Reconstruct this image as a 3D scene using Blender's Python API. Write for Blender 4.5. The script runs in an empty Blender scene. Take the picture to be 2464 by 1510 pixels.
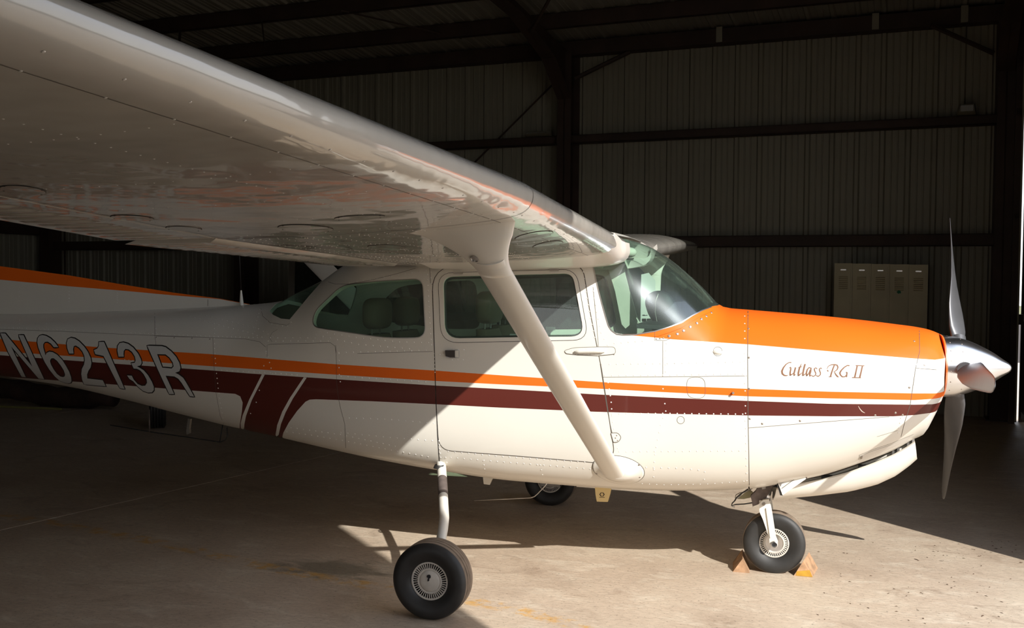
import bpy, bmesh, math, random
import numpy as np
from mathutils import Vector, Matrix
from mathutils.geometry import delaunay_2d_cdt, tessellate_polygon

random.seed(7)
PI = math.pi
C = bpy.context.scene.collection
# ------------------------------------------------------------------ camera
CAM_F = 2395.4
CAM_LOC = np.array([0.042, -5.854, 1.6685])
CAM_YAW, CAM_PITCH, CAM_ROLL = 0.2692, 0.0362, 0.0074


def cam_axes():
    cy, sy = math.cos(CAM_YAW), math.sin(CAM_YAW)
    F = np.array([-sy, cy, 0.0]); R = np.array([cy, sy, 0.0]); U = np.array([0, 0, 1.0])
    cp, sp = math.cos(CAM_PITCH), math.sin(CAM_PITCH)
    F2 = F * cp - U * sp; U2 = U * cp + F * sp
    cr, sr = math.cos(CAM_ROLL), math.sin(CAM_ROLL)
    return R * cr + U2 * sr, F2, U2 * cr - R * sr


CR, CF, CU = cam_axes()
cam_data = bpy.data.cameras.new('camera')
cam = bpy.data.objects.new('camera', cam_data); C.objects.link(cam)
cam_data.sensor_width = 36.0
cam_data.lens = 36.0 * CAM_F / 2464.0
cam_data.clip_start = 0.05
cam_data.clip_end = 500
m = Matrix(((CR[0], CU[0], -CF[0], CAM_LOC[0]), (CR[1], CU[1], -CF[1], CAM_LOC[1]), (CR[2], CU[2], -CF[2], CAM_LOC[2]), (0, 0, 0, 1)))
cam.matrix_world = m
bpy.context.scene.camera = cam

# ------------------------------------------------------------------ light and exposure
SUN_DIR = Vector((-0.961, 1.0, -0.90)).normalized()
sun_d = bpy.data.lights.new('sun', 'SUN'); sun_d.energy = 13.0; sun_d.angle = math.radians(0.6)
sun_d.color = (1.0, 0.965, 0.90)
sun = bpy.data.objects.new('sun', sun_d); C.objects.link(sun)
sun.rotation_euler = SUN_DIR.to_track_quat('-Z', 'Y').to_euler()
sun.location = (8, -10, 9)
world = bpy.data.worlds.new('world'); bpy.context.scene.world = world
world.use_nodes = True
wn = world.node_tree.nodes; wl = world.node_tree.links
bg = wn['Background']
wtc = wn.new('ShaderNodeTexCoord'); wsep = wn.new('ShaderNodeSeparateXYZ'); wr = wn.new('ShaderNodeValToRGB')
wl.new(wtc.outputs['Generated'], wsep.inputs[0]); wl.new(wsep.outputs['Z'], wr.inputs[0]); wl.new(wr.outputs[0], bg.inputs['Color'])
wr.color_ramp.elements[0].position = 0.0; wr.color_ramp.elements[0].color = (0.93, 0.92, 0.90, 1)
wr.color_ramp.elements[1].position = 0.6; wr.color_ramp.elements[1].color = (0.58, 0.66, 0.82, 1)
bg.inputs['Strength'].default_value = 4.6
vs = bpy.context.scene.view_settings
vs.view_transform = 'Standard'; vs.look = 'None'; vs.gamma = 1.0; vs.use_curve_mapping = False
vs.exposure = -1.1
try:
    cy_ = bpy.context.scene.cycles
    cy_.max_bounces = 10; cy_.diffuse_bounces = 5; cy_.glossy_bounces = 5; cy_.transparent_max_bounces = 16
    cy_.sample_clamp_indirect = 6.0
    cy_.caustics_reflective = False; cy_.caustics_refractive = False
except Exception:
    pass

# ------------------------------------------------------------------ helpers


def ray(u, v):
    return CF + CR * ((u - 1232) / CAM_F) + CU * ((755 - v) / CAM_F)


def at(u, v, ax, val):
    d = ray(u, v); t = (val - CAM_LOC[ax]) / d[ax]
    return CAM_LOC + d * t


def at_y(u, v, y):
    return at(u, v, 1, y)


def mesh_obj(name, verts, faces, mat, parent=None, smooth=False, normals=None, midx=None):
    me = bpy.data.meshes.new(name)
    me.from_pydata([tuple(v) for v in verts], [], faces)
    mats = mat if isinstance(mat, (list, tuple)) else [mat]
    for k in mats:
        me.materials.append(k)
    if midx is not None:
        me.polygons.foreach_set('material_index', midx)
    if smooth or normals is not None:
        me.polygons.foreach_set('use_smooth', [True] * len(me.polygons))
    if normals is not None:
        me.normals_split_custom_set_from_vertices([tuple(n) for n in normals])
    me.update()
    o = bpy.data.objects.new(name, me); C.objects.link(o)
    if parent is not None:
        o.parent = parent
    return o


class MB:
    def __init__(s):
        s.v = []; s.f = []; s.mi = []; s.cur = 0

    def add(s, vs_, fs):
        b = len(s.v); s.v.extend([tuple(map(float, q)) for q in vs_])
        for f in fs:
            s.f.append([b + i for i in f]); s.mi.append(s.cur)
        return s

    def box(s, lo, hi, frame=None, bev=0.0):
        (x0, y0, z0), (x1, y1, z1) = lo, hi
        vs_ = [(x0, y0, z0), (x1, y0, z0), (x1, y1, z0), (x0, y1, z0), (x0, y0, z1), (x1, y0, z1), (x1, y1, z1), (x0, y1, z1)]
        if frame is not None:
            vs_ = [frame(p) for p in vs_]
        return s.add(vs_, [(0, 3, 2, 1), (4, 5, 6, 7), (0, 1, 5, 4), (1, 2, 6, 5), (2, 3, 7, 6), (3, 0, 4, 7)])

    def tube(s, pts, r, n=12, cap=True, squash=None):
        pts = [Vector(p) for p in pts]
        rr = r if isinstance(r, (list, tuple)) else [r] * len(pts)
        T0 = (pts[1] - pts[0]).normalized()
        ref = Vector((0, 0, 1)) if abs(T0.z) < .9 else Vector((1, 0, 0))
        nrm = (ref - T0 * ref.dot(T0)).normalized()
        b = len(s.v); rings = []
        for i, p in enumerate(pts):
            if i == 0: T = T0
            elif i == len(pts) - 1: T = (pts[i] - pts[i - 1]).normalized()
            else: T = ((pts[i + 1] - p).normalized() + (p - pts[i - 1]).normalized()).normalized()
            nrm = (nrm - T * nrm.dot(T)).normalized(); bn = T.cross(nrm)
            for k in range(n):
                a = 2 * PI * k / n
                s.v.append(tuple(p + (nrm * math.cos(a) + bn * math.sin(a)) * rr[i]))
        for i in range(len(pts) - 1):
            for k in range(n):
                s.f.append([b + i * n + k, b + i * n + (k + 1) % n, b + (i + 1) * n + (k + 1) % n, b + (i + 1) * n + k]); s.mi.append(s.cur)
        if cap:
            s.f.append([b + k for k in reversed(range(n))]); s.mi.append(s.cur)
            s.f.append([b + (len(pts) - 1) * n + k for k in range(n)]); s.mi.append(s.cur)
        return s

    def lathe(s, prof, c, axis='y', n=48, flip=False):
        """prof: list of (axial, radius); axis through c"""
        b = len(s.v)
        for (h, r) in prof:
            for k in range(n):
                a = 2 * PI * k / n
                ca, sa = math.cos(a) * r, math.sin(a) * r
                if axis == 'y': p = (c[0] + ca, c[1] + h, c[2] + sa)
                elif axis == 'x': p = (c[0] + h, c[1] + ca, c[2] + sa)
                else: p = (c[0] + ca, c[1] + sa, c[2] + h)
                s.v.append(p)
        for i in range(len(prof) - 1):
            for k in range(n):
                q = [b + i * n + k, b + i * n + (k + 1) % n, b + (i + 1) * n + (k + 1) % n, b + (i + 1) * n + k]
                s.f.append(q[::-1] if flip else q); s.mi.append(s.cur)
        return s

    def prism(s, poly3, off):
        """closed polygon of 3d points extruded by vector off"""
        n = len(poly3); off = Vector(off)
        a = [Vector(p) for p in poly3]; bb = [p + off for p in a]
        base = len(s.v); s.v.extend([tuple(p) for p in a + bb])
        tris = tessellate_polygon([a])
        for t in tris:
            s.f.append([base + i for i in t]); s.mi.append(s.cur)
            s.f.append([base + n + i for i in reversed(t)]); s.mi.append(s.cur)
        for i in range(n):
            j = (i + 1) % n
            s.f.append([base + i, base + j, base + n + j, base + n + i]); s.mi.append(s.cur)
        return s

    def ball(s, c, r, nu=16, nv=10, sq=(1, 1, 1), e=1.0):
        """superellipsoid"""
        def sp(t, ex): return math.copysign(abs(t) ** ex, t)
        b = len(s.v)
        for j in range(nv + 1):
            ph = -PI / 2 + PI * j / nv
            for k in range(nu):
                a = 2 * PI * k / nu
                s.v.append((c[0] + r * sq[0] * sp(math.cos(ph), e) * sp(math.cos(a), e), c[1] + r * sq[1] * sp(math.cos(ph), e) * sp(math.sin(a), e), c[2] + r * sq[2] * sp(math.sin(ph), e)))
        for j in range(nv):
            for k in range(nu):
                s.f.append([b + j * nu + k, b + j * nu + (k + 1) % nu, b + (j + 1) * nu + (k + 1) % nu, b + (j + 1) * nu + k]); s.mi.append(s.cur)
        return s

    def build(s, name, mat, parent=None, smooth=False, fix=True, angle=None):
        me = bpy.data.meshes.new(name)
        me.from_pydata(s.v, [], s.f)
        for k in (mat if isinstance(mat, (list, tuple)) else [mat]):
            me.materials.append(k)
        if len(me.polygons) == len(s.mi): me.polygons.foreach_set('material_index', s.mi)
        if fix:
            bm = bmesh.new(); bm.from_mesh(me); bmesh.ops.remove_doubles(bm, verts=bm.verts, dist=1e-6)
            bmesh.ops.recalc_face_normals(bm, faces=bm.faces); bm.to_mesh(me); bm.free()
        if smooth:
            me.polygons.foreach_set('use_smooth', [True] * len(me.polygons))
            me.update()
            if angle:
                bm = bmesh.new(); bm.from_mesh(me)
                for e_ in bm.edges:
                    if len(e_.link_faces) == 2 and e_.calc_face_angle(0) > math.radians(angle): e_.smooth = False
                bm.to_mesh(me); bm.free()
        me.update()
        o = bpy.data.objects.new(name, me); C.objects.link(o)
        if parent is not None: o.parent = parent
        return o


def empty(name, loc=(0, 0, 0)):
    o = bpy.data.objects.new(name, None); C.objects.link(o); o.location = loc
    o.empty_display_size = .2
    return o


def tag(o, label=None, cat=None, group=None, kind=None):
    if label: o['label'] = label
    if cat: o['category'] = cat
    if group: o['group'] = group
    if kind: o['kind'] = kind
    return o


# ------------------------------------------------------------------ materials
def mat(name, col, rough=.5, metal=0.0, coat=0.0, spec=.5, bump=None, var=None, sheen=0):
    """var = (scale, amount, detail) colour mottling; bump = (scale, strength, distance)"""
    M = bpy.data.materials.new(name); M.use_nodes = True
    nt = M.node_tree; N = nt.nodes; L = nt.links
    b = N['Principled BSDF']
    b.inputs['Base Color'].default_value = (*col, 1); b.inputs['Roughness'].default_value = rough
    b.inputs['Metallic'].default_value = metal; b.inputs['Coat Weight'].default_value = coat
    b.inputs['Coat Roughness'].default_value = .06
    b.inputs['Specular IOR Level'].default_value = spec
    tc = N.new('ShaderNodeTexCoord')
    if var:
        nz = N.new('ShaderNodeTexNoise'); nz.inputs['Scale'].default_value = var[0]; nz.inputs['Detail'].default_value = 6
        L.new(tc.outputs['Object'], nz.inputs['Vector'])
        cr = N.new('ShaderNodeValToRGB'); L.new(nz.outputs['Fac'], cr.inputs[0])
        a = var[1]
        cr.color_ramp.elements[0].position = .3; cr.color_ramp.elements[1].position = .7
        cr.color_ramp.elements[0].color = (*[c * (1 - a) for c in col], 1); cr.color_ramp.elements[1].color = (*[min(1, c * (1 + a)) for c in col], 1)
        L.new(cr.outputs[0], b.inputs['Base Color'])
    if bump:
        nz = N.new('ShaderNodeTexNoise'); nz.inputs['Scale'].default_value = bump[0]; nz.inputs['Detail'].default_value = 3
        L.new(tc.outputs['Object'], nz.inputs['Vector'])
        bp = N.new('ShaderNodeBump'); bp.inputs['Strength'].default_value = bump[1]; bp.inputs['Distance'].default_value = bump[2]
        L.new(nz.outputs['Fac'], bp.inputs['Height']); L.new(bp.outputs[0], b.inputs['Normal'])
        if coat: L.new(bp.outputs[0], b.inputs['Coat Normal'])
    return M


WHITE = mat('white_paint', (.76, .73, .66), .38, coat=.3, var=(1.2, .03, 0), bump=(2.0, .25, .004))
WINGW = mat('wing_white_shade_darkened', (.56, .53, .475), .25, coat=1.0, var=(1.5, .03, 0), bump=(2.2, .7, .016))  # fuselage white with the underside's shade put into its colour
ORANGE = mat('orange_paint', (.88, .155, .012), .42, coat=.12, spec=.25, var=(2, .04, 0))
MAROON = mat('maroon_paint', (.10, .018, .012), .40, coat=.15, spec=.3)
BLACKP = mat('black_paint', (.012, .010, .010), .4)
BROWNP = mat('brown_lettering', (.22, .10, .05), .5)
SEAM = mat('dark_seam_line', (.10, .085, .07), .8)  # dark line colour for panel seams and plate edges
RIVET = mat('rivet_paint', (.80, .78, .74), .3, coat=.5)
SCREW = mat('screw_steel', (.30, .26, .22), .45, metal=.6)
LINING = mat('cabin_lining', (.72, .72, .62), .8, var=(8, .06, 0))
BLACKR = mat('black_rubber', (.022, .021, .020), .55, var=(14, .25, 0), bump=(40, .15, .002))
TREAD = mat('dusty_tread', (.20, .15, .11), .8, var=(20, .2, 0))
ALU = mat('bare_aluminium', (.62, .60, .58), .30, metal=.9, var=(10, .08, 0))
HUBW = mat('wheel_white', (.62, .58, .52), .4, var=(18, .12, 0))
DARKHOLE = mat('dark_recess', (.012, .012, .014), .8)
CHROME = mat('polished_spinner', (.86, .86, .87), .24, metal=1.0, bump=(5, .12, .002))
PROP = mat('propeller_blade', (.10, .10, .105), .38, metal=.3, var=(9, .1, 0))
STEEL = mat('steel_fitting', (.35, .33, .30), .4, metal=.8)
GREYMETAL = mat('grey_scissor_metal', (.15, .12, .11), .55, metal=.3, var=(30, .25, 0))
SEATF = mat('olive_tan_seat', (.12, .105, .065), .75, bump=(60, .2, .002))
SEATD = mat('dark_seat_fabric', (.07, .065, .05), .85)
PANELB = mat('instrument_black', (.02, .022, .022), .6)
YELLOWED = mat('yellowed_plastic', (.72, .56, .27), .4)
WOODM = mat('weathered_wood', (.42, .25, .14), .85, var=(22, .35, 0), bump=(35, .4, .003))
YELP = mat('worn_yellow_paint', (.46, .25, .025), .7, var=(16, .3, 0))


def glass(name, tint, refl=.0, rough=.0, dust=.0, haze=.0):
    M = bpy.data.materials.new(name); M.use_nodes = True
    nt = M.node_tree; N = nt.nodes; L = nt.links
    N.remove(N['Principled BSDF'])
    tr = N.new('ShaderNodeBsdfTransparent'); tr.inputs[0].default_value = (*tint, 1)
    gl = N.new('ShaderNodeBsdfGlossy'); gl.inputs['Color'].default_value = (1, 1, 1, 1); gl.inputs['Roughness'].default_value = rough
    lw = N.new('ShaderNodeLayerWeight'); lw.inputs['Blend'].default_value = .5
    pw = N.new('ShaderNodeMath'); pw.operation = 'POWER'; L.new(lw.outputs['Facing'], pw.inputs[0]); pw.inputs[1].default_value = 5.0
    fr = N.new('ShaderNodeMath'); fr.operation = 'MULTIPLY_ADD'; L.new(pw.outputs[0], fr.inputs[0]); fr.inputs[1].default_value = .93; fr.inputs[2].default_value = .055
    mx = N.new('ShaderNodeMixShader')
    L.new(fr.outputs[0], mx.inputs[0]); L.new(tr.outputs[0], mx.inputs[1]); L.new(gl.outputs[0], mx.inputs[2])
    out = mx.outputs[0]
    if dust:
        df = N.new('ShaderNodeBsdfDiffuse'); df.inputs[0].default_value = (.62, .78, .72, 1)
        m2 = N.new('ShaderNodeMixShader'); m2.inputs[0].default_value = dust
        L.new(out, m2.inputs[1]); L.new(df.outputs[0], m2.inputs[2]); out = m2.outputs[0]
    if haze:
        g2 = N.new('ShaderNodeBsdfGlossy'); g2.inputs['Color'].default_value = (.9, .97, 1, 1); g2.inputs['Roughness'].default_value = .19
        m3 = N.new('ShaderNodeMixShader'); m3.inputs[0].default_value = haze
        L.new(out, m3.inputs[1]); L.new(g2.outputs[0], m3.inputs[2]); out = m3.outputs[0]
    L.new(out, N['Material Output'].inputs['Surface'])
    return M


GLASS = glass('green_tinted_glass', (.66, .88, .78), rough=.0, dust=.055)
WGLASS = glass('windshield_glass', (.76, .93, .84), rough=.03, dust=.03, haze=.13)


def floor_material():
    M = bpy.data.materials.new('stained_concrete'); M.use_nodes = True
    nt = M.node_tree; N = nt.nodes; L = nt.links; b = N['Principled BSDF']
    g = N.new('ShaderNodeNewGeometry')
    def noise(scale, det=8, rough=.6, stretch=None, dist=0):
        nz = N.new('ShaderNodeTexNoise'); nz.inputs['Scale'].default_value = scale; nz.inputs['Detail'].default_value = det
        nz.inputs['Roughness'].default_value = rough; nz.inputs['Distortion'].default_value = dist
        if stretch:
            mp = N.new('ShaderNodeMapping'); mp.inputs['Scale'].default_value = stretch; mp.inputs['Rotation'].default_value = (0, 0, .3)
            L.new(g.outputs['Position'], mp.inputs[0]); L.new(mp.outputs[0], nz.inputs['Vector'])
        else: L.new(g.outputs['Position'], nz.inputs['Vector'])
        return nz
    def ramp(src, stops):
        r = N.new('ShaderNodeValToRGB'); L.new(src, r.inputs[0])
        e = r.color_ramp.elements
        e[0].position, e[0].color = stops[0][0], (*stops[0][1], 1)
        e[1].position, e[1].color = stops[-1][0], (*stops[-1][1], 1)
        for p, c_ in stops[1:-1]:
            q = e.new(p); q.color = (*c_, 1)
        return r
    def mix(fac, a, c_, mode='MIX'):
        x = N.new('ShaderNodeMix'); x.data_type = 'RGBA'; x.blend_type = mode
        if isinstance(fac, float): x.inputs['Factor'].default_value = fac
        else: L.new(fac, x.inputs['Factor'])
        L.new(a, x.inputs['A']) if not isinstance(a, tuple) else setattr(x.inputs['A'], 'default_value', (*a, 1))
        L.new(c_, x.inputs['B']) if not isinstance(c_, tuple) else setattr(x.inputs['B'], 'default_value', (*c_, 1))
        return x.outputs['Result']
    n1 = noise(1.1, 9, .62)
    base = ramp(n1.outputs['Fac'], [(.28, (.43, .33, .245)), (.5, (.54, .43, .325)), (.72, (.60, .50, .38))])
    n2 = noise(3.2, 8, .7, (1, 2.4, 1), .6)
    light = ramp(n2.outputs['Fac'], [(.52, (0, 0, 0)), (.72, (1, 1, 1))])
    c1 = mix(light.outputs[0], base.outputs[0], (.66, .57, .45))
    n3 = noise(2.1, 8, .7, (1, 1.6, 1), 1.2)
    dk = ramp(n3.outputs['Fac'], [(.56, (0, 0, 0)), (.70, (.7, .7, .7))])
    c2 = mix(dk.outputs[0], c1, (.34, .25, .18))
    # old oil stain beside the main wheel
    vd = N.new('ShaderNodeMapping'); vd.inputs['Location'].default_value = (2.42 * 1.6, .70 * 3.2, 0); vd.inputs['Scale'].default_value = (1.6, 3.2, 1)
    L.new(g.outputs['Position'], vd.inputs[0])
    vl = N.new('ShaderNodeVectorMath'); vl.operation = 'LENGTH'; L.new(vd.outputs[0], vl.inputs[0])
    nst = noise(3.5, 7, .7, (1, 2.2, 1), .8)
    sm = N.new('ShaderNodeMath'); sm.operation = 'MULTIPLY_ADD'; L.new(nst.outputs['Fac'], sm.inputs[0]); sm.inputs[1].default_value = 1.9; L.new(vl.outputs['Value'], sm.inputs[2])
    stn = ramp(sm.outputs[0], [(1.25 / 2.0, (.75, .75, .75)), (1.62 / 2.0, (0, 0, 0))])
    hv = N.new('ShaderNodeMath'); hv.operation = 'MULTIPLY'; L.new(sm.outputs[0], hv.inputs[0]); hv.inputs[1].default_value = .5; L.new(hv.outputs[0], stn.inputs[0])
    c2 = mix(stn.outputs[0], c2, (.20, .17, .125))
    # yellow painted guide line: piecewise distance field along y = f(x)
    sep = N.new('ShaderNodeSeparateXYZ'); L.new(g.outputs['Position'], sep.inputs[0])
    cv = N.new('ShaderNodeFloatCurve')
    mr = N.new('ShaderNodeMapRange'); mr.inputs['From Min'].default_value = -6; mr.inputs['From Max'].default_value = 2
    L.new(sep.outputs['X'], mr.inputs[0]); L.new(mr.outputs[0], cv.inputs['Value'])
    pts = [(-6, -.05), (-3.8, -.47), (-2.63, -.81), (-2.02, -.93), (-1.52, -1.0), (-.88, -1.22), (0, -1.9), (2, -4.0)]
    c = cv.mapping.curves[0]
    P = [((x + 6) / 8, (y + 4.2) / 5) for x, y in pts]
    c.points[0].location = P[0]; c.points[1].location = P[-1]
    for q in P[1:-1]: c.points.new(*q)
    cv.mapping.update()
    mr2 = N.new('ShaderNodeMapRange'); mr2.inputs['To Min'].default_value = -4.2; mr2.inputs['To Max'].default_value = .8
    L.new(cv.outputs[0], mr2.inputs[0])
    sb = N.new('ShaderNodeMath'); sb.operation = 'SUBTRACT'; L.new(sep.outputs['Y'], sb.inputs[0]); L.new(mr2.outputs[0], sb.inputs[1])
    ab = N.new('ShaderNodeMath'); ab.operation = 'ABSOLUTE'; L.new(sb.outputs[0], ab.inputs[0])
    lt = N.new('ShaderNodeMapRange'); lt.inputs['From Min'].default_value = .075; lt.inputs['From Max'].default_value = .045
    L.new(ab.outputs[0], lt.inputs[0])
    n4 = noise(9, 6, .7)
    wear = ramp(n4.outputs['Fac'], [(.47, (0, 0, 0)), (.60, (.75, .75, .75))])
    mm = N.new('ShaderNodeMath'); mm.operation = 'MULTIPLY'; L.new(lt.outputs[0], mm.inputs[0]); L.new(wear.outputs[0], mm.inputs[1])
    c3 = mix(mm.outputs[0], c2, (.62, .33, .06))
    # fine specks
    n5 = noise(60, 4, .6)
    sp = ramp(n5.outputs['Fac'], [(.30, (.55, .55, .55)), (.42, (1, 1, 1))])
    c4 = mix(1.0, c3, sp.outputs[0], 'MULTIPLY')
    n6 = noise(22, 6, .7, (1, 2.5, 1))
    sp2 = ramp(n6.outputs['Fac'], [(.30, (.82, .82, .82)), (.65, (1.12, 1.12, 1.12))])
    c5 = mix(1.0, c4, sp2.outputs[0], 'MULTIPLY')
    L.new(c5, b.inputs['Base Color'])
    rr = ramp(n1.outputs['Fac'], [(.3, (.42, .42, .42)), (.7, (.62, .62, .62))]); L.new(rr.outputs[0], b.inputs['Roughness'])
    bp = N.new('ShaderNodeBump'); bp.inputs['Strength'].default_value = .25; bp.inputs['Distance'].default_value = .004
    L.new(n6.outputs['Fac'], bp.inputs['Height']); L.new(bp.outputs[0], b.inputs['Normal'])
    return M


FLOORM = floor_material()
WALLM = mat('galvanised_wall_sheet', (.235, .225, .175), .6, var=(.8, .12, 0))
ROOFM = mat('roof_sheet', (.23, .225, .19), .6, var=(.8, .12, 0))
FRAMEM = mat('red_oxide_steel', (.035, .020, .014), .7, var=(3, .3, 0))
APRON = mat('apron_concrete', (.27, .24, .20), .85, var=(.6, .15, 0))
GRASS = mat('dry_grass', (.20, .19, .08), .9, var=(.3, .3, 0))
LOCKM = mat('locker_olive', (.42, .37, .23), .5, var=(3, .08, 0))


# ================================================================== HANGAR
HTH = -0.1149
HW = np.array([math.cos(HTH), math.sin(HTH), 0.0]); HN = np.array([-math.sin(HTH), math.cos(HTH), 0.0]); HP = np.array([2.55, 7.5, 0.0])


def wf(p):
    s_, n_, z_ = p
    q = HP + HW * s_ + HN * n_
    return (q[0], q[1], z_)


def at_n(u, v, n_):
    """ray hit on the plane n_ metres out of the far wall: returns (s, z)"""
    d = ray(u, v); t = ((HP - CAM_LOC) @ HN + n_) / (d @ HN); P = CAM_LOC + d * t - HP
    return P @ HW, P[2]


def at_s(u, v, s_):
    d = ray(u, v); t = ((HP - CAM_LOC) @ HW + s_) / (d @ HW); P = CAM_LOC + d * t - HP
    return P @ HN, P[2]


S0, S1 = -15.45, 0.18     # rear wall, door wall
N0, N1 = -19.0, 0.0      # near wall, far wall
EAVE = 5.0; SLOPE = .10
RIDGE = -9.5


def roofz(n_):
    return EAVE + SLOPE * (-n_ if n_ > RIDGE else (-2 * RIDGE + n_))


# floor: cast slabs with a recessed joint between them
floor_root = empty('floor'); tag(floor_root, kind='structure')
JA = at(0, 1275, 2, 0.0); JB = at(800, 1092, 2, 0.0)
jd = (JB - JA); jd /= np.linalg.norm(jd); jn = np.array([-jd[1], jd[0], 0])


def jf(p):
    q = JA + jd * p[0] + jn * p[1]
    return (q[0], q[1], p[2])


mb = MB().box((-40, -30, -.30), (40, 30, -.012), frame=jf)
o = mb.build('subfloor', mat('joint_filler', (.05, .035, .025), .9), floor_root)
for a0, a1 in ((-7.9, 13.0), (13.01, 19), (-14.0, -7.91)):
    for c0, c1 in ((-17, -9.005), (-9.0, -.006), (.006, 4.6), (4.61, 12)):
        o = MB().box((a0, c0, -.012), (a1, c1, 0), frame=jf).build('concrete_slab', FLOORM, floor_root)

ap = MB().box((S1 + .02, -40, -.34), (45, 30, -.035), frame=wf).build('ground', APRON); tag(ap, kind='structure')
gr = MB().box((-60, -80, -.6), (140, 80, -.36), frame=wf).build('ground', GRASS); tag(gr, kind='structure')


def rib_panel(s0, s1, lo, hi, ax, thick=.006):
    """ribbed sheet, ribs run along the second direction; returns profile points along s"""
    w = s1 - s0
    return [(s0, 0), (s0 + .02 * w / .305, -.03), (s0 + .06 * w / .305, -.03), (s0 + .08 * w / .305, 0), (s0 + w * .45, 0), (s0 + w * .47, -.008), (s0 + w * .50, -.008), (s0 + w * .52, 0), (s0 + w * .70, 0), (s0 + w * .72, -.008), (s0 + w * .75, -.008), (s0 + w * .77, 0), (s1 - .003, 0)]


def wall_panels(parent, length_axis, a0, a1, plane, z0, z1, sign, name='wall_panel', step=.305, M=WALLM):
    """vertical ribbed sheets; ribs stick into the room"""
    src = None; n = int((a1 - a0) / step)
    for i in range(n):
        pr = rib_panel(0, step, 0, 0, 0)
        if src is None:
            vv = []; ff = []
            for (a, d) in pr:
                for z in (z0, z1):
                    q = (a, sign * -d) if length_axis == 's' else (sign * -d, a)
                    vv.append((HW * q[0] + HN * q[1]) + np.array([0, 0, z]))
            for k in range(len(pr) - 1):
                ff.append((2 * k, 2 * k + 2, 2 * k + 3, 2 * k + 1))
            o = mesh_obj(name, vv, ff, M, parent); src = o
        else:
            o = src.copy(); C.objects.link(o)
        base = wf((a0 + i * step, plane, 0)) if length_axis == 's' else wf((plane, a0 + i * step, 0))
        o.location = base
    return n


# far side wall (s direction, inside face towards -n)
wall_far = empty('wall_far'); tag(wall_far, kind='structure')
wall_panels(wall_far, 's', S0, S1, -.005, 0, 5.02, -1)
MB().box((S0, .0, 0), (S1, .06, 5.05), frame=wf).build('wall_backing', WALLM, wall_far)
# girts: C channels along the wall
for zb, zt in ((2.10, 2.25), (3.565, 3.68), (.62, .75)):
    for a, b in ((S0, -15.15), (-15.15, -11.0), (-11.0, -5.52), (-5.52, 0)):
        g_ = MB(); y0 = -.20
        g_.box((a, y0, zb), (b, y0 + .012, zt), frame=wf).box((a, y0, zb), (b, -.03, zb + .012), frame=wf).box((a, y0, zt - .012), (b, -.03, zt), frame=wf)
        g_.build('girt', FRAMEM, wall_far)
for a, b in ((S0, -15.15), (-15.15, -11.0), (-11.0, -5.52), (-5.52, 0)):
    g_ = MB().box((a, -.22, 4.79), (b, -.02, 4.98), frame=wf); g_.build('eave_strut', FRAMEM, wall_far)
cols = (-15.15, -11.0, -5.52, 0.0)


def i_beam_col(sc, z1=4.8, d0=-.40, w=.10):
    g_ = MB()
    g_.box((sc - w, d0, 0), (sc + w, d0 + .015, z1), frame=wf).box((sc - w, -.03, 0), (sc + w, -.015, z1), frame=wf).box((sc - .008, d0, 0), (sc + .008, -.02, z1), frame=wf)
    g_.box((sc - .14, d0 - .03, 0), (sc + .14, 0, .015), frame=wf)
    return g_.build('column', FRAMEM, wall_far)


for c_ in cols: i_beam_col(c_)
# diagonal rod brace and flange braces
a1 = at_n(1140, 405, -.12); a2 = at_n(1335, 215, -.12)
d_ = ((a1[0] - a2[0]) / (a1[1] - a2[1]))
MB().tube([wf((a2[0] + d_ * (.3 - a2[1]), -.12, .3)), wf((a2[0], -.12, a2[1] + .1))], .014, 6).build('rod_brace', FRAMEM, wall_far)
for (p, q) in (((1385, 190), (1515, 125)), ((2240, 62), (2391, 128))):
    b1 = at_n(*p, -.35); b2 = at_n(*q, -.15)
    MB().tube([wf((b1[0], -.38, b1[1])), wf((b2[0], -.15, b2[1]))], .03, 6).build('knee_brace', FRAMEM, wall_far)
for uu in (1735, 2108, 2320):
    s_, z_ = at_n(uu, 40 if uu > 2000 else 92, -.1)
    MB().box((s_ - .04, -.24, 4.80), (s_ + .04, -.05, 5.0), frame=wf).build('strut_clip', WALLM, wall_far)

# ceiling
ceil = empty('ceiling'); tag(ceil, kind='structure')
nps = int((S1 - S0) / .305)
src = None
for side in (0, 1):
    for i in range(nps):
        nm = 'roof_panel'
        pr = rib_panel(0, .305, 0, 0, 0)
        if i == 0:
            na, nb = (0, RIDGE) if side == 0 else (RIDGE, N0)
            vv = []; ff = []
            for (a, d) in pr:
                for n_ in (na, nb):
                    vv.append(HW * a + HN * n_ + np.array([0, 0, roofz(n_) + .02 + d]))
            for k in range(len(pr) - 1): ff.append((2 * k, 2 * k + 2, 2 * k + 3, 2 * k + 1))
            o = mesh_obj(nm, vv, ff, ROOFM, ceil); src = o
        else:
            o = src.copy(); C.objects.link(o)
        o.location = wf((S0 + i * .305, 0, 0))
MB().add([wf(p) for p in ((S0 - .1, .1, EAVE + .04), (S1 + .1, .1, EAVE + .04), (S1 + .1, RIDGE, roofz(RIDGE) + .05), (S0 - .1, RIDGE, roofz(RIDGE) + .05), (S1 + .1, N0 - .1, EAVE + .04), (S0 - .1, N0 - .1, EAVE + .04))], [(0, 1, 2, 3), (3, 2, 4, 5)]).build('roof_deck', ROOFM, ceil, fix=False)
nn = -1.2
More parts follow.
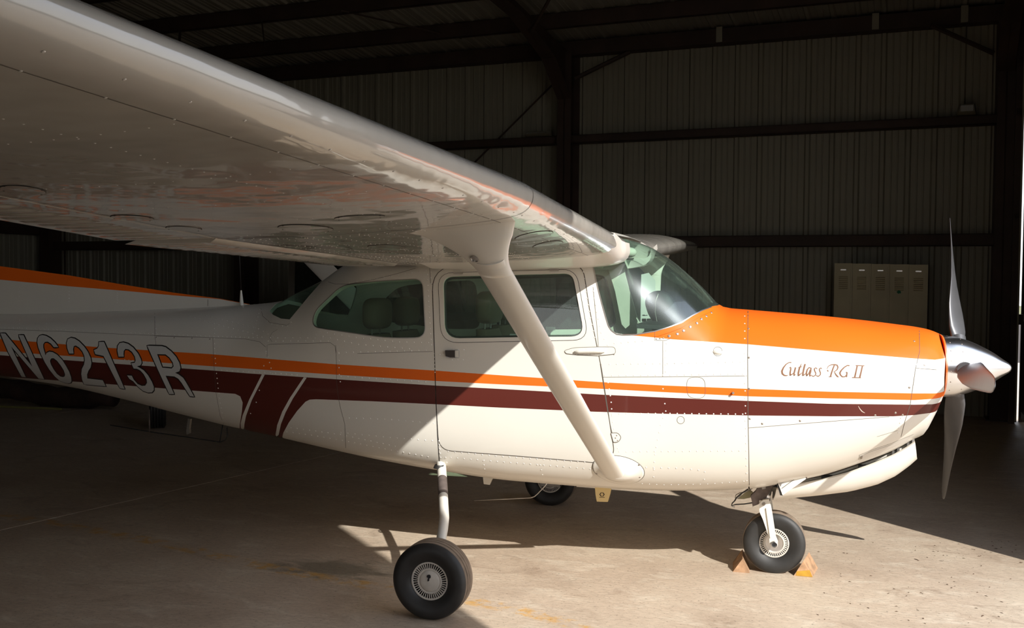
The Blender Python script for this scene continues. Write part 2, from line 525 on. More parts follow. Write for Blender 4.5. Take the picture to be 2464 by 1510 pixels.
while nn > N0 + .5:
    zb = 4.92 + .104 * (-nn - 1.2) if nn > RIDGE else None
    zt = roofz(nn) - .005
    zb = zt - .20
    for a, b in ((S0, -15.15), (-15.15, -11.0), (-11.0, -5.52), (-5.52, 0)):
        g_ = MB().box((a, nn - .03, zb), (b, nn - .018, zt), frame=wf).box((a, nn - .03, zb), (b, nn + .03, zb + .012), frame=wf).box((a, nn - .03, zt - .012), (b, nn + .03, zt), frame=wf)
        g_.build('purlin', FRAMEM, ceil)
    nn -= 1.2
for sc in cols[:3] + (-.02,):
    for s_ in (1, -1):
        g_ = MB()
        prof = [(-.40, 4.15), (-1.05, 4.58), (-2.2, 4.86), (RIDGE, roofz(RIDGE) - .62)]
        top = [(0.0, EAVE - .21), (RIDGE, roofz(RIDGE) - .21)]
        def T(n_): return n_ if s_ == 1 else 2 * RIDGE - n_
        pl = [(-.02, 4.15)] + prof + [(RIDGE, roofz(RIDGE) - .21), (-.02, EAVE - .2)]
        g_.prism([wf((sc - .007, T(n_), z)) for n_, z in pl], Vector(HW) * .014)
        for (n0, z0), (n1, z1) in zip(prof[:-1], prof[1:]):
            vv = [wf((sc + sx, T(n_), z + dz)) for dz in (0, .015) for (n_, z) in ((n0, z0), (n1, z1)) for sx in (-.1, .1)]
            g_.add(vv, [(0, 1, 3, 2), (4, 6, 7, 5), (0, 4, 5, 1), (2, 3, 7, 6), (0, 2, 6, 4), (1, 5, 7, 3)])
        g_.build('rafter', FRAMEM, ceil)
        for nb_ in (-2.4, -4.8):
            MB().tube([wf((sc + .08, T(nb_ + .5), roofz(nb_) - .62 + .1)), wf((sc + .55, T(nb_), roofz(nb_) - .2))], .02, 6).build('flange_brace', FRAMEM, ceil)
# sag rods between purlins
for (u0, v0, u1, v1) in ((820, 25, 1110, 92), (630, 50, 637, 110)):
    pa = at(u0, v0, 2, 5.05); pb = at(u1, v1, 2, 4.98)
    MB().tube([tuple(pa), tuple(pb)], .012, 6).build('roof_rod', FRAMEM, ceil)

# other walls
wall_rear = empty('wall_rear'); tag(wall_rear, kind='structure')
for zb, zt in ((2.36, 2.58), (3.75, 3.9), (.62, .75)):
    MB().box((S0 + .02, N0, zb), (S0 + .2, N1, zb + .012), frame=wf).box((S0 + .19, N0, zb), (S0 + .2, N1, zt), frame=wf).box((S0 + .02, N0, zt - .012), (S0 + .2, N1, zt), frame=wf).build('girt', FRAMEM, wall_rear)
wall_panels(wall_rear, 'n', N0, N1, S0 + .005, 0, 5.9, 1)
MB().box((S0 - .06, N0, 0), (S0, N1, 6), frame=wf).build('wall_backing', WALLM, wall_rear)
wall_near = empty('wall_near'); tag(wall_near, kind='structure')
for a_, b_ in ((S0, -4.6), (-1.7, S1)):  # gap between the two runs is an unseen opening, added for fill light
    wall_panels(wall_near, 's', a_, b_, N0 + .005, 0, 5.02, 1)
    MB().box((a_, N0 - .06, 0), (b_, N0, 5.05), frame=wf).build('wall_backing', WALLM, wall_near)
MB().box((-4.6, N0 - .06, 3.7), (-1.7, N0, 5.05), frame=wf).build('door_header_sheet', WALLM, wall_near)  # sheet closing the wall above the added fill-light opening
MB().box((-4.6, N0 - .1, 3.6), (-1.7, N0 + .06, 3.8), frame=wf).build('door_track', FRAMEM, wall_near)  # made-up track, goes with the added opening
ap2 = MB().box((-40, -60, -.34), (S1 + .02, N0 - .02, -.035), frame=wf).build('ground', APRON); tag(ap2, kind='structure')

# door wall on the nose side: leaves, header, opening between the leaves
door_wall = empty('wall_door_side'); tag(door_wall, kind='structure')
HEAD = 4.95
MB().box((S1, N0, HEAD), (S1 + .05, N1 + .1, 6.1), frame=wf).build('door_header_sheet', WALLM, door_wall)
MB().box((S1 - .16, N0, HEAD - .05), (S1 + .14, N1 + .1, HEAD + .18), frame=wf).build('door_track', FRAMEM, door_wall)
NJ_FAR, NJ_NEAR = -7.2665, -11.72


def leaf(name, n0, n1, s_, gap=None):
    d = empty(name); tag(d, kind='structure')
    k = max(1, int(round((n1 - n0) / .61)))
    if n1 - n0 < 1.0: k = 1
    w = (n1 - n0) / k
    for i in range(k):
        MB().box((s_, n0 + i * w + .002, .02), (s_ + .02, n0 + (i + 1) * w - .002, HEAD), frame=wf).build('door_panel', WALLM, d)
    for z in (.05, 1.2, 2.4, 3.6, 4.2):
        MB().box((s_ - .05, n0, z), (s_, n1, z + .08), frame=wf).build('door_rail', FRAMEM, d)
    for n_ in (n0, n1 - .06):
        MB().box((s_ - .07, n_, .0), (s_, n_ + .06, HEAD), frame=wf).build('door_stile', FRAMEM, d)
    return d


SA, _ = at_n(2448.5, 900, -.556); SB, _ = at_n(2452.8, 900, -.30)
leaf('door_1', -.556, -.06, SA - .02)
leaf('door_2', -4.0, -.30, SB + .07)
leaf('door_3', NJ_FAR, -3.9, S1 + .0)
leaf('door_4', -15.5, NJ_NEAR, S1 + .0)
leaf('door_5', -18.9, -15.4, S1 + .06)
_, b_z = at_n(2450, 768, -.45)
MB().box((SA - .01, -.50, b_z - .06), (SB + .01, -.42, b_z + .06), frame=wf).build('door_latch', FRAMEM, door_wall)


def cat_thing(name, loc, label, cat, group=None):
    o = empty(name, loc); tag(o, label, cat, group); return o


# floodlights standing on the upper girt
def floodlight(u0, v0, u1, v1, label):
    s0, z0 = at_n(u0, v0, -.2); s1_, z1_ = at_n(u1, v1, -.2)
    t = cat_thing('floodlight', (0, 0, 0), label, 'light', 'floodlights on the upper girt')
    g_ = MB(); zb = 3.68
    w = (s1_ - s0)
    pts = [(s0, -.12, zb), (s1_, -.12, zb), (s1_ - .03, -.30, zb + .03), (s0 + .03, -.30, zb + .03)]
    tp = [(s0 + .03, -.12, z1_), (s1_ - .02, -.12, z1_), (s1_ - .04, -.26, z1_ - .02), (s0 + .05, -.26, z1_ - .02)]
    vv = [wf(p) for p in pts + tp]
    g_.add(vv, [(0, 3, 2, 1), (4, 5, 6, 7), (0, 1, 5, 4), (1, 2, 6, 5), (2, 3, 7, 6), (3, 0, 4, 7)])
    g_.build('housing', WALLM, t)
    MB().box((s0 + .05, -.305, zb + .04), (s1_ - .05, -.295, z1_ - .04), frame=wf).build('lens', mat('frosted_lens', (.32, .33, .32), .3), t)
    MB().tube([wf((s0 + w / 2, -.14, zb)), wf((s0 + w / 2, -.12, 3.62))], .015, 6).build('mounting_arm', FRAMEM, t)


floodlight(1265, 341, 1325, 313, 'pale box floodlight on the upper girt just left of the middle wall column')
floodlight(2300, 286, 2352, 247, 'dark box floodlight on the upper girt beside the corner column at right')

# ------------------------------------------------------------------ lockers
lk_s0, lk_z = at_n(2008, 633, -.60); lk_s1, _ = at_n(2234, 634, -.60)
lw = (lk_s1 - lk_s0) / 5
TL = 1.83
for i in range(5):
    words = ['leftmost locker of the olive row of five against the far wall', 'second olive locker from the left in the row of five',
             'middle olive locker in the row of five against the far wall', 'fourth olive locker from the left, with a green smudge on its door',
             'rightmost locker of the olive row of five against the far wall'][i]
    t = cat_thing('locker', (0, 0, 0), words, 'locker', 'row of five lockers at the far wall')
    a, b = lk_s0 + i * lw, lk_s0 + (i + 1) * lw
    zt = lk_z - .004 * i
    MB().box((a + .001, -.60, .08), (b - .001, -.28, zt), frame=wf).box((a + .01, -.58, 0), (b - .01, -.30, .08), frame=wf).build('body', LOCKM, t)
    d = MB().box((a + .022, -.612, .12), (b - .022, -.601, zt - .03), frame=wf).build('door', LOCKM, t)
    MB().box((a + .075, -.617, zt - .088), (b - .075, -.612, zt - .073), frame=wf).build('number_plate', ALU, d)
    g_ = MB()
    for k in range(7):
        z = zt - .16 - k * .024
        vv = [wf(p) for p in ((a + .055, -.612, z), (b - .055, -.612, z), (b - .055, -.620, z - .010), (a + .055, -.620, z - .010), (a + .055, -.612, z - .014), (b - .055, -.612, z - .014))]
        g_.add(vv, [(0, 1, 2, 3), (3, 2, 5, 4)])
    g_.build('louvre', LOCKM, d, fix=False)
    MB().box((a + .035, -.63, 1.02), (a + .055, -.612, 1.12), frame=wf).build('latch', ALU, d)
    if i == 3:
        g_ = MB(); cx_ = (a + b) / 2
        ring = [wf((cx_ + .022 * math.cos(k * PI / 5) * (1 + .3 * math.sin(3 * k)), -.6135, zt - .335 + .022 * math.sin(k * PI / 5) * (1 + .2 * math.cos(2 * k)))) for k in range(10)]
        g_.prism(ring, Vector(HN) * -.002); g_.build('green_smudge', mat('green_smudge', (.0, .12, .05), .7), d)

# ------------------------------------------------------------------ dark van parked behind the tail
VANM = mat('dark_van_paint', (.030, .019, .016), .4, coat=.4, var=(4, .2, 0))
VANT = mat('van_trim', (.12, .11, .09), .6)
VANG = glass('van_glass', (.25, .32, .30), rough=.02)
van = cat_thing('utility_cart', (0, 0, 0), 'dark brown utility cart with a glazed cab, seen behind the rear window of the aircraft', 'vehicle')


def vf(p):   # van local: x along length (nose towards +x), y across (0 = near side), z
    q = np.array([-6.12, 5.6, 0]) + HW * ((p[0] + 1.95) * .44) + HN * p[1]
    return (q[0], q[1], p[2])


prof = [(-1.9, .35), (-1.95, 1.2), (-1.85, 2.0), (-1.7, 2.12), (1.25, 2.12), (1.55, 2.02), (2.15, 1.30), (2.75, 1.12), (2.85, .75), (2.85, .35)]
VB = MB()
prof_low = [(-1.9, .35), (-1.95, 1.2), (2.20, 1.20), (2.75, 1.12), (2.85, .75), (2.85, .35)]
VB.prism([vf((x, .0, z)) for x, z in prof_low], Vector(HN) * 1.7).build('body', VANM, van)
MB().prism([vf((x, .06, z)) for x, z in ((-1.94, 1.95), (-1.7, 2.12), (1.25, 2.12), (1.58, 1.98))], Vector(HN) * 1.58).build('roof', VANM, van)
for y0 in (.05, 1.60):
    for xs in (((-1.94, 1.2), (-1.75, 1.2), (-1.70, 1.98), (-1.88, 1.98)), ((-.75, 1.2), (-.55, 1.2), (-.55, 1.98), (-.75, 1.98)), ((.55, 1.2), (.66, 1.2), (.66, 1.98), (.55, 1.98)), ((.69, 1.2), (.80, 1.2), (.80, 1.98), (.69, 1.98)), ((2.02, 1.2), (2.18, 1.2), (1.62, 2.0), (1.46, 2.0))):
        MB().prism([vf((x, y0, z)) for x, z in xs], Vector(HN) * .05).build('pillar', VANT, van)
    MB().box((-1.85, y0 + .02, 1.2), (1.95, y0 + .028, 1.97), frame=vf).build('side_glass', VANG, van)
MB().add([vf(p) for p in ((2.12, .1, 1.2), (2.12, 1.6, 1.2), (1.55, 1.6, 1.99), (1.55, .1, 1.99))], [(0, 1, 2, 3)]).build('windscreen', VANG, van, fix=False)
for x in (-.05, .95):
    MB().box((x - .22, .25, .9), (x - .10, .75, 1.68), frame=vf).box((x - .2, .25, .8), (x + .3, .75, .95), frame=vf).build('seat', SEATD, van)
MB().tube([vf((1.9, -.02, 1.35)), vf((1.88, -.16, 1.5)), vf((1.86, -.18, 1.7))], .018, 6).build('mirror_arm', VANT, van)
MB().box((1.80, -.27, 1.42), (1.86, -.10, 1.70), frame=vf).build('mirror', VANT, van)
for (x, y) in ((-1.0, .0), (-1.0, 1.52), (1.9, .0), (1.9, 1.52)):
    g_ = MB(); q = vf((x, y, .33))
    g_.lathe([(0, .18), (0, .28), (.02, .325), (.16, .325), (.18, .28), (.18, .18), (0, .18)], (0, 0, 0), 'y', 28)
    w = g_.build('wheel', BLACKR, van); w.location = q; w.rotation_euler.z = HTH
# long white board leaning on the cart
bt = at_y(766, 634, 5.12); bb = at_y(868, 738, 5.12)
bd = (bb - bt) / (bt[2] - bb[2]); top_ = bt - bd * .30; bot_ = bt + bd * (bt[2] - .06)
brd = cat_thing('leaning_board', tuple(bot_), 'long white board leaning against the utility cart behind the cabin rear window', 'board')
sec = []
for p_ in (top_ - bot_, np.zeros(3)):
    sec.append([p_ + np.array([.085 * math.cos(a), .02 * math.sin(a), .085 * math.cos(a)]) for a in np.linspace(0, 2 * PI, 21)[:-1]])
g_ = MB(); g_.add(sec[0] + sec[1], [(k, (k + 1) % 20, 20 + (k + 1) % 20, 20 + k) for k in range(20)] + [tuple(range(20)), tuple(range(20, 40))])
g_.build('board', WHITE, brd, smooth=True, angle=60)
# tyre leaning beneath, seen end on, with deep tread grooves
wt = at(380, 1028, 2, 0.0)
tr = cat_thing('spare_tyre', (0, 0, 0), 'narrow black ribbed tyre standing end-on behind the tail', 'tyre')
g_ = MB()
pr = [(-.085, .14), (-.085, .24), (-.075, .262)]
for k in range(5):
    a = -.07 + k * .03
    pr += [(a, .268), (a + .020, .268), (a + .022, .252), (a + .028, .252)]
pr += [(.085, .24), (.085, .14), (-.085, .14)]
g_.lathe(pr, (0, 0, 0), 'x', 36)
o = g_.build('tyre', BLACKR, tr, smooth=False); o.location = (wt[0], wt[1] + .0, .268); o.rotation_euler.z = .60
g_ = MB().lathe([(-.03, .03), (-.03, .142), (.03, .142), (.03, .03), (-.03, .03)], (0, 0, 0), 'x', 24)
o = g_.build('rim', STEEL, tr); o.location = (wt[0], wt[1], .268); o.rotation_euler.z = .60
# dark rolled tarpaulin and a yellow strap on the floor at far left
tp = at(60, 983, 2, 0.0)
g_ = MB(); random.seed(3)
pts = []
for k in range(14):
    f = k / 13
    pts.append((tp[0] - 1.2 + 2.3 * f, tp[1] + .28 + .05 * math.sin(5 * f), .16 + .04 * math.sin(7 * f)))
g_.tube(pts, [.13 + .03 * math.sin(3.1 * k) for k in range(14)], 14)
o = g_.build('tarpaulin', mat('dark_tarp', (.035, .018, .012), .8, var=(6, .5, 0), bump=(12, .8, .02)), smooth=True)
tag(o, 'dark reddish rolled tarpaulin lying on the floor at far left under the tail', 'tarpaulin')
g_ = MB().tube([(tp[0] - 1.3, tp[1] + .02, .012), (tp[0] - .5, tp[1] + .0, .013), (tp[0] + .2, tp[1] + .03, .012), (tp[0] + .5, tp[1] + .05, .012)], .014, 6)
o = g_.build('strap', mat('faded_yellow_strap', (.22, .20, .06), .8)); tag(o, 'thin faded yellow strap on the floor in front of the tarpaulin', 'strap')

# ================================================================== AIRCRAFT
plane = empty('light_aircraft', (-.6, 0, 0))
tag(plane, 'white high-wing light aircraft with orange and maroon stripes, parked on the hangar floor', 'aircraft')
plane_inv = Matrix.Translation((.6, 0, 0))


def part(o, parent=None):
    """parent keeping world placement"""
    o.parent = parent if parent is not None else plane
    if parent is None: o.matrix_parent_inverse = plane_inv
    return o


def pchip(pts):
    x = np.array([p[0] for p in pts], float); y = np.array([p[1] for p in pts], float)
    o = np.argsort(x); x = x[o]; y = y[o]
    h = np.diff(x); d = np.diff(y) / h; n = len(x); mm = np.zeros(n)
    for i in range(1, n - 1):
        if d[i - 1] * d[i] > 0:
            w1 = 2 * h[i] + h[i - 1]; w2 = h[i] + 2 * h[i - 1]
            mm[i] = (w1 + w2) / (w1 / d[i - 1] + w2 / d[i])
    mm[0] = d[0]; mm[-1] = d[-1]

    def f(t):
        t = min(max(t, x[0]), x[-1]); i = min(int(np.searchsorted(x, t, side='right')) - 1, n - 2); i = max(i, 0)
        s_ = (t - x[i]) / h[i]
        return float((1 + 2 * s_) * (1 - s_) ** 2 * y[i] + s_ * (1 - s_) ** 2 * h[i] * mm[i] + s_ * s_ * (3 - 2 * s_) * y[i + 1] + s_ * s_ * (s_ - 1) * h[i] * mm[i + 1])
    return f


def sil(pts, y):
    r = []
    for (u, v) in pts:
        p = at_y(u, v, y); r.append((p[0], p[2]))
    return r


NOSEX = 0.872
top_pts = sil([(0, 755), (250, 749), (450, 741), (560, 735), (605, 732)], -.05)
top_pts += sil([(664, 722), (700, 702), (780, 664)], -.17)
top_pts += [(-2.57, 1.765), (-2.2, 1.85), (-1.6, 1.90), (-1.15, 1.915)]
top_pts += sil([(1495, 573), (1550, 588), (1600, 616), (1660, 664), (1705, 708), (1724, 729), (1745, 740), (1800, 745), (2000, 762), (2150, 779), (2225, 790)], 0.0)
top_pts = [(-7.1, 1.43), (-6.2, 1.425)] + [p for p in top_pts if p[0] > -6] + [(.845, 1.383), (.862, 1.372), (NOSEX, 1.355)]
zt_f = pchip(top_pts)
bot_pts = [(-7.1, 1.28), (-6.2, 1.08)] + sil([(0, 912), (150, 934), (300, 967), (430, 999), (570, 1031), (667, 1050), (800, 1077), (930, 1103), (1050, 1124), (1250, 1152), (1500, 1171), (1650, 1175), (1800, 1173), (1890, 1160), (1980, 1143), (2060, 1119), (2150, 1087), (2200, 1062)], -.15) + [(.762, .83), (.80, .90), (.835, .975), (.858, 1.025), (NOSEX, 1.045)]
zb_f = pchip(bot_pts)
w_f = pchip([(-7.1, .03), (-6.2, .17), (-5.35, .265), (-4.3, .37), (-3.3, .47), (-2.6, .52), (-1.9, .54), (-1.0, .545), (-.4, .53), (-.15, .52), (.2, .495), (.5, .465), (.65, .44), (.74, .41), (.79, .37), (.83, .31), (.856, .235), (NOSEX, .165)])
zc_f = pchip([(-7.1, 1.36), (-5.35, 1.20), (-4.3, 1.14), (-3.3, 1.08), (-2.4, 1.03), (-1.0, 1.00), (-.15, 1.04), (.3, 1.10), (.7, 1.15), (NOSEX, 1.20)])
nu_f = pchip([(-7.1, 2.0), (-4.6, 2.3), (-3.5, 2.35), (-3.2, 2.1), (-2.85, 2.2), (-2.6, 2.8), (-2.3, 4.2), (-1.1, 4.8), (-.9, 4.0), (-.62, 2.9), (-.34, 2.6), (-.15, 2.6), (.5, 2.5), (.75, 2.3), (NOSEX, 2.0)])
nl_f = pchip([(-7.1, 2.0), (-4.6, 2.2), (-3.3, 2.6), (-2.2, 3.4), (-.5, 3.6), (.2, 3.0), (.6, 2.5), (.8, 2.1), (NOSEX, 2.0)])

_cache = {}


def prm(x):
    k = round(x, 5)
    if k not in _cache: _cache[k] = (zt_f(x), zb_f(x), w_f(x), zc_f(x), nu_f(x), nl_f(x))
    return _cache[k]


def bodyP(x, a):
    """a: 0 belly centre .. pi roof centre, on the camera (-y) side"""
    zt, zb, w, zc, nu, nl = prm(x)
    s_, c_ = math.sin(a), -math.cos(a)
    up = c_ > 0; n = nu if up else nl; h = (zt - zc) if up else (zc - zb)
    s_ = max(s_, 0)
    r = (s_ ** n + abs(c_) ** n) ** (-1.0 / n)
    return np.array([x, -w * r * s_, zc + h * r * c_])


def bodyN(x, a):
    e = 2e-3; e2 = 3e-3
    a = min(max(a, e2), PI - e2)
    x = min(x, NOSEX - e)
    dx = bodyP(x + e, a) - bodyP(x - e, a); da = bodyP(x, a + e2) - bodyP(x, a - e2)
    n = np.cross(da, dx); l = np.linalg.norm(n)
    n = n / l if l > 0 else np.array([0, -1, 0])
    if n[1] > 0: n = -n
    return n


def bodyA(x, z):
    zt, zb, w, zc, nu, nl = prm(x)
    up = z > zc; n = nu if up else nl; h = (zt - zc) if up else (zc - zb)
    q = min(max((z - zc) / h, -1), 1)
    yw = (1 - abs(q) ** n) ** (1 / n)
    return math.atan2(yw, -q)


def hit(u, v):
    """pixel -> (x, a) on the near side of the body"""
    y = -.5
    for k in range(30):
        p = at_y(u, v, y); x = min(p[0], NOSEX); a = bodyA(x, p[2]); y2 = bodyP(x, a)[1]
        y = y + (y2 - y) * (.5 if k > 3 else .8)
    p = at_y(u, v, y); x = min(p[0], NOSEX)
    return (x, bodyA(x, p[2]))


AS = .5   # scale of the angle axis in the 2d triangulation space


def dens(pl, step=7, closed=True):
    r = []; n = len(pl)
    for i in range(n if closed else n - 1):
        a, b = pl[i], pl[(i + 1) % n]
        d = math.hypot(b[0] - a[0], b[1] - a[1]); k = max(1, int(d / step))
        for j in range(k): r.append((a[0] + (b[0] - a[0]) * j / k, a[1] + (b[1] - a[1]) * j / k))
    if not closed: r.append(pl[-1])
    return r


def round_poly(pl, rad):
    """round the corners of a closed polygon; rad scalar or list"""
    n = len(pl); r = []
    for i in range(n):
        p0, p1, p2 = np.array(pl[i - 1], float), np.array(pl[i], float), np.array(pl[(i + 1) % n], float)
        rr = rad[i] if isinstance(rad, (list, tuple)) else rad
        if rr <= 0: r.append(tuple(p1)); continue
        a = p0 - p1; b = p2 - p1; la, lb = np.linalg.norm(a), np.linalg.norm(b)
        k = min(rr, la * .49, lb * .49)
        s_, e_ = p1 + a / la * k, p1 + b / lb * k
        for j in range(7):
            t = j / 6; q = (1 - t) ** 2 * s_ + 2 * t * (1 - t) * p1 + t * t * e_; r.append(tuple(q))
    return r


def hits(pl, step=7, closed=True):
    return [(h[0], h[1] * AS) for h in (hit(*p) for p in dens(pl, step, closed))]


# ---- outlines, read off the side of the aircraft
rear_win = round_poly([(757, 748), (822, 686), (905, 676), (1017, 670), (1024, 812), (930, 813), (751, 786)], [30, 22, 30, 22, 26, 40, 26])
door_out = round_poly([(1039, 642), (1240, 636), (1402, 634), (1418, 740), (1448, 890), (1478, 1086), (1462, 1115), (1250, 1097), (1056, 1082), (1049, 960)], [58, 0, 34, 0, 0, 12, 26, 0, 32, 0])
frame_out = round_poly([(1054, 657), (1386, 648), (1416, 817), (1255, 820), (1062, 824)], [36, 34, 38, 0, 42])
frame_in = round_poly([(1066, 665), (1378, 657), (1407, 809), (1240, 811), (1070, 814)], [24, 22, 34, 0, 36])
pillar = [(1426, 636), (1430, 655), (1437, 690), (1447, 728), (1456, 760), (1463, 782), (1470, 793), (1482, 801)]
ws_base = [(1500, 804), (1530, 803), (1576, 795), (1610, 785), (1640, 774), (1665, 758), (1690, 745), (1712, 737)]

ws_poly = hits(pillar + ws_base, 7, False)
XW0 = -.335; XW1 = -.93
ws_poly = ws_poly + [(XW0, 3.02 * AS), (XW0, (PI + .2) * AS), (XW1, (PI + .2) * AS), (XW1, ws_poly[0][1])]
rg = [(797, 658), (775, 676), (745, 710), (697, 768), (676, 766), (657, 757), (648, 747)]
rg_h = hits(rg, 7, False)
XR0 = rg_h[-1][0]
rw_poly = [(-2.78, (PI + .2) * AS)] + rg_h + [(XR0 - .012, 2.8 * AS), (XR0 - .016, (PI + .2) * AS)]
rwin_p = hits(rear_win); door_p = hits(door_out); fo_p = hits(frame_out); fi_p = hits(frame_in)

# paint scheme -------------------------------------------------
or_top = [(-330, 775), (0, 815), (240, 835), (500, 851), (810, 876), (1047, 891), (1200, 902), (1450, 919), (1600, 927), (1800, 935), (2000, 942), (2200, 946), (2249, 946)]
or_bot = [(2246, 959), (2200, 962), (2000, 958), (1800, 953), (1600, 943), (1450, 935), (1200, 924), (1047, 916), (810, 901), (500, 880), (240, 861), (0, 845), (-330, 812)]
ma_top = [(-330, 824), (0, 854), (240, 872), (500, 890), (600, 898), (810, 912), (1047, 927), (1200, 935), (1450, 949), (1600, 956), (1800, 964), (2000, 971), (2200, 973), (2243, 972)]
ma_bot = [(2238, 993), (2200, 998), (2150, 1001), (2000, 1001), (1800, 999), (1600, 995), (1430, 990), (1200, 980), (1047, 972), (900, 965), (760, 960), (745, 961), (735, 966), (715, 988), (695, 1016), (682, 1040), (677, 1060)]
ma_bot += [(576, 1040), (577, 1020), (582, 990), (584, 968), (578, 953), (566, 947), (500, 942), (240, 922), (0, 905), (-330, 880)]
ot, ob, mt_, mb_ = (hits(q, 9, False) for q in (or_top, or_bot, ma_top, ma_bot))
XE = .8455
def fwd(h):
    z0 = bodyP(h[0], h[1] / AS)[2]; xs_ = [x for x in np.linspace(h[0], XE, 8)[1:]]
    return [(x, bodyA(x, z0) * AS) for x in xs_]


orange_p = ot + fwd(ot[-1]) + fwd(ob[0])[::-1] + ob
maroon_p = mt_ + fwd(mt_[-1]) + fwd(mb_[0])[::-1] + mb_
diag1 = hits([(630, 900), (637, 901), (606, 962), (592, 1000), (588, 1020), (587, 1036), (580, 1036), (579, 1018), (584, 998), (600, 960)], 6)
diag2 = hits([(731, 907), (738, 908), (705, 958), (687, 992), (676, 1020), (669, 1052), (662, 1052), (667, 1022), (679, 990), (698, 956)], 6)
ow_low = [(1495, 804), (1560, 810), (1620, 816), (1800, 828), (2000, 845), (2200, 862), (2250, 865)]
topor_p = hits(ow_low, 9, False)
topor_p = topor_p + [(.845, topor_p[-1][1]), (.845, (PI + .2) * AS), (XW0, (PI + .2) * AS), (XW0, 3.02 * AS)] + list(reversed(hits(ws_base, 7, False)))
RINGX = .846
XCOWL = hit(1800, 900)[0]
cowl_seam = hits([(1800, 738), (1799, 850), (1800, 1000), (1802, 1100), (1803, 1178)], 8, False)
bowl_line = [(2212, 780), (2213, 845), (2203, 886), (2190, 974), (2178, 1011), (2168, 1050), (2163, 1075)]
bowl_h = hits(bowl_line, 6, False)
XT = -7.1
xs = list(np.arange(XT, -3.6, .09)) + list(np.arange(-3.6, .6, .045)) + list(np.arange(.6, .84, .02)) + [.85, .858, .864, .868, NOSEX]
verts = []; edges = []


def add_loop(pl, closed=True):
    b = len(verts); verts.extend(pl); n = len(pl)
    for i in range(n if closed else n - 1): edges.append((b + i, b + (i + 1) % n))


for p in (rwin_p, door_p, fo_p, fi_p, orange_p, maroon_p, diag1, diag2, topor_p, ws_poly, rw_poly):
    add_loop([(x, min(a, PI * AS)) for x, a in p])
cowl_line = [(cowl_seam[0][0], PI * AS)] + cowl_seam + [(cowl_seam[-1][0], 0)]
bowl_full = [(bowl_h[0][0], PI * AS)] + bowl_h + [(bowl_h[-1][0], 0)]
add_loop(cowl_line, False); add_loop(bowl_full, False)
add_loop([(RINGX, 0), (RINGX, PI * AS)], False)
add_loop([(XT, 0), (NOSEX, 0), (NOSEX, PI * AS), (XT, PI * AS)])
allp = np.array([(x, a) for x, a in verts])
NA = 56
grid = []
for i, x in enumerate(xs):
    for j in range(NA + 1):
        grid.append((x, PI * AS * j / NA))
G = np.array(grid)
keep = np.ones(len(G), bool)
for i in range(0, len(G), 400):
    d = np.min(((G[i:i + 400, None, :] - allp[None]) ** 2).sum(2), axis=1); keep[i:i + 400] = d > .006 ** 2
verts += [tuple(g) for g in G[keep]]
res = delaunay_2d_cdt([Vector(v) for v in verts], edges, [], 0, 1e-6)
V2 = np.array([(v.x, v.y) for v in res[0]]); F2 = [tuple(f) for f in res[2]]
cen = np.array([V2[list(f)].mean(0) for f in F2])


def inpoly(pts, poly):
    poly = np.array(poly); x, y = pts[:, 0], pts[:, 1]; ins = np.zeros(len(pts), bool); n = len(poly); j = n - 1
    for i in range(n):
        xi, yi = poly[i]; xj, yj = poly[j]
        if yi != yj:
            c_ = ((yi > y) != (yj > y)) & (x < (xj - xi) * (y - yi) / (yj - yi) + xi)
            ins ^= c_
        j = i
    return ins


I = {k: inpoly(cen, p) for k, p in dict(rwin=rwin_p, door=door_p, fo=fo_p, fi=fi_p, orange=orange_p, maroon=maroon_p, d1=diag1, d2=diag2, topor=topor_p, ws=ws_poly, rw=rw_poly).items()}
cowl_side = inpoly(cen, cowl_line + [(2, 0), (2, PI * AS)])
bowl_side = inpoly(cen, bowl_full + [(2, 0), (2, PI * AS)])
P3 = np.array([bodyP(x, min(max(a / AS, 0), PI)) for x, a in V2]); N3 = np.array([bodyN(x, a / AS) for x, a in V2])
partn = np.zeros(len(F2), int); matn = np.zeros(len(F2), int)   # parts: 0 fuselage 1 cowling 2 nose bowl 3 door 4 frame 5 door window 6 rear side window 7 windshield 8 rear window
partn[cowl_side] = 1; partn[bowl_side] = 2; partn[I['door']] = 3; partn[I['door'] & I['fo']] = 4; partn[I['fi']] = 5; partn[I['rwin']] = 6; partn[I['ws']] = 7; partn[I['rw']] = 8
matn[I['orange']] = 1; matn[I['maroon']] = 2; matn[I['d1'] | I['d2']] = 0; matn[I['topor']] = 1
matn[cen[:, 0] > RINGX] = 1
PAINT = [WHITE, ORANGE, MAROON]


def region_obj(name, sel, sides, mats, off=0.0, parent=None, mi=True, flip=False, allmi=None):
    idx = [i for i in range(len(F2)) if sel[i]]
    used = sorted({k for i in idx for k in F2[i]}); mp = {k: j for j, k in enumerate(used)}
    vv = []; nn_ = []; ff = []; ml = []
    for sd in sides:
        b = len(vv)
        for k in used:
            p = P3[k] + N3[k] * off; n = N3[k] * (-1 if flip else 1)
            vv.append((p[0], p[1] * sd, p[2])); nn_.append((n[0], n[1] * sd, n[2]))
        for i in idx:
            t = F2[i]; a_, b_, c_ = P3[t[0]], P3[t[1]], P3[t[2]]
            fn = np.cross(b_ - a_, c_ - a_)
            ori = fn @ (N3[t[0]] + N3[t[1]] + N3[t[2]]) > 0
            if sd == -1: ori = not ori
            if flip: ori = not ori
            q = [b + mp[k] for k in t]
            ff.append(q if ori else q[::-1]); ml.append(int(matn[i]) if mi else 0)
    o = mesh_obj(name, vv, ff, mats, None, normals=nn_, midx=ml)
    return part(o, parent)


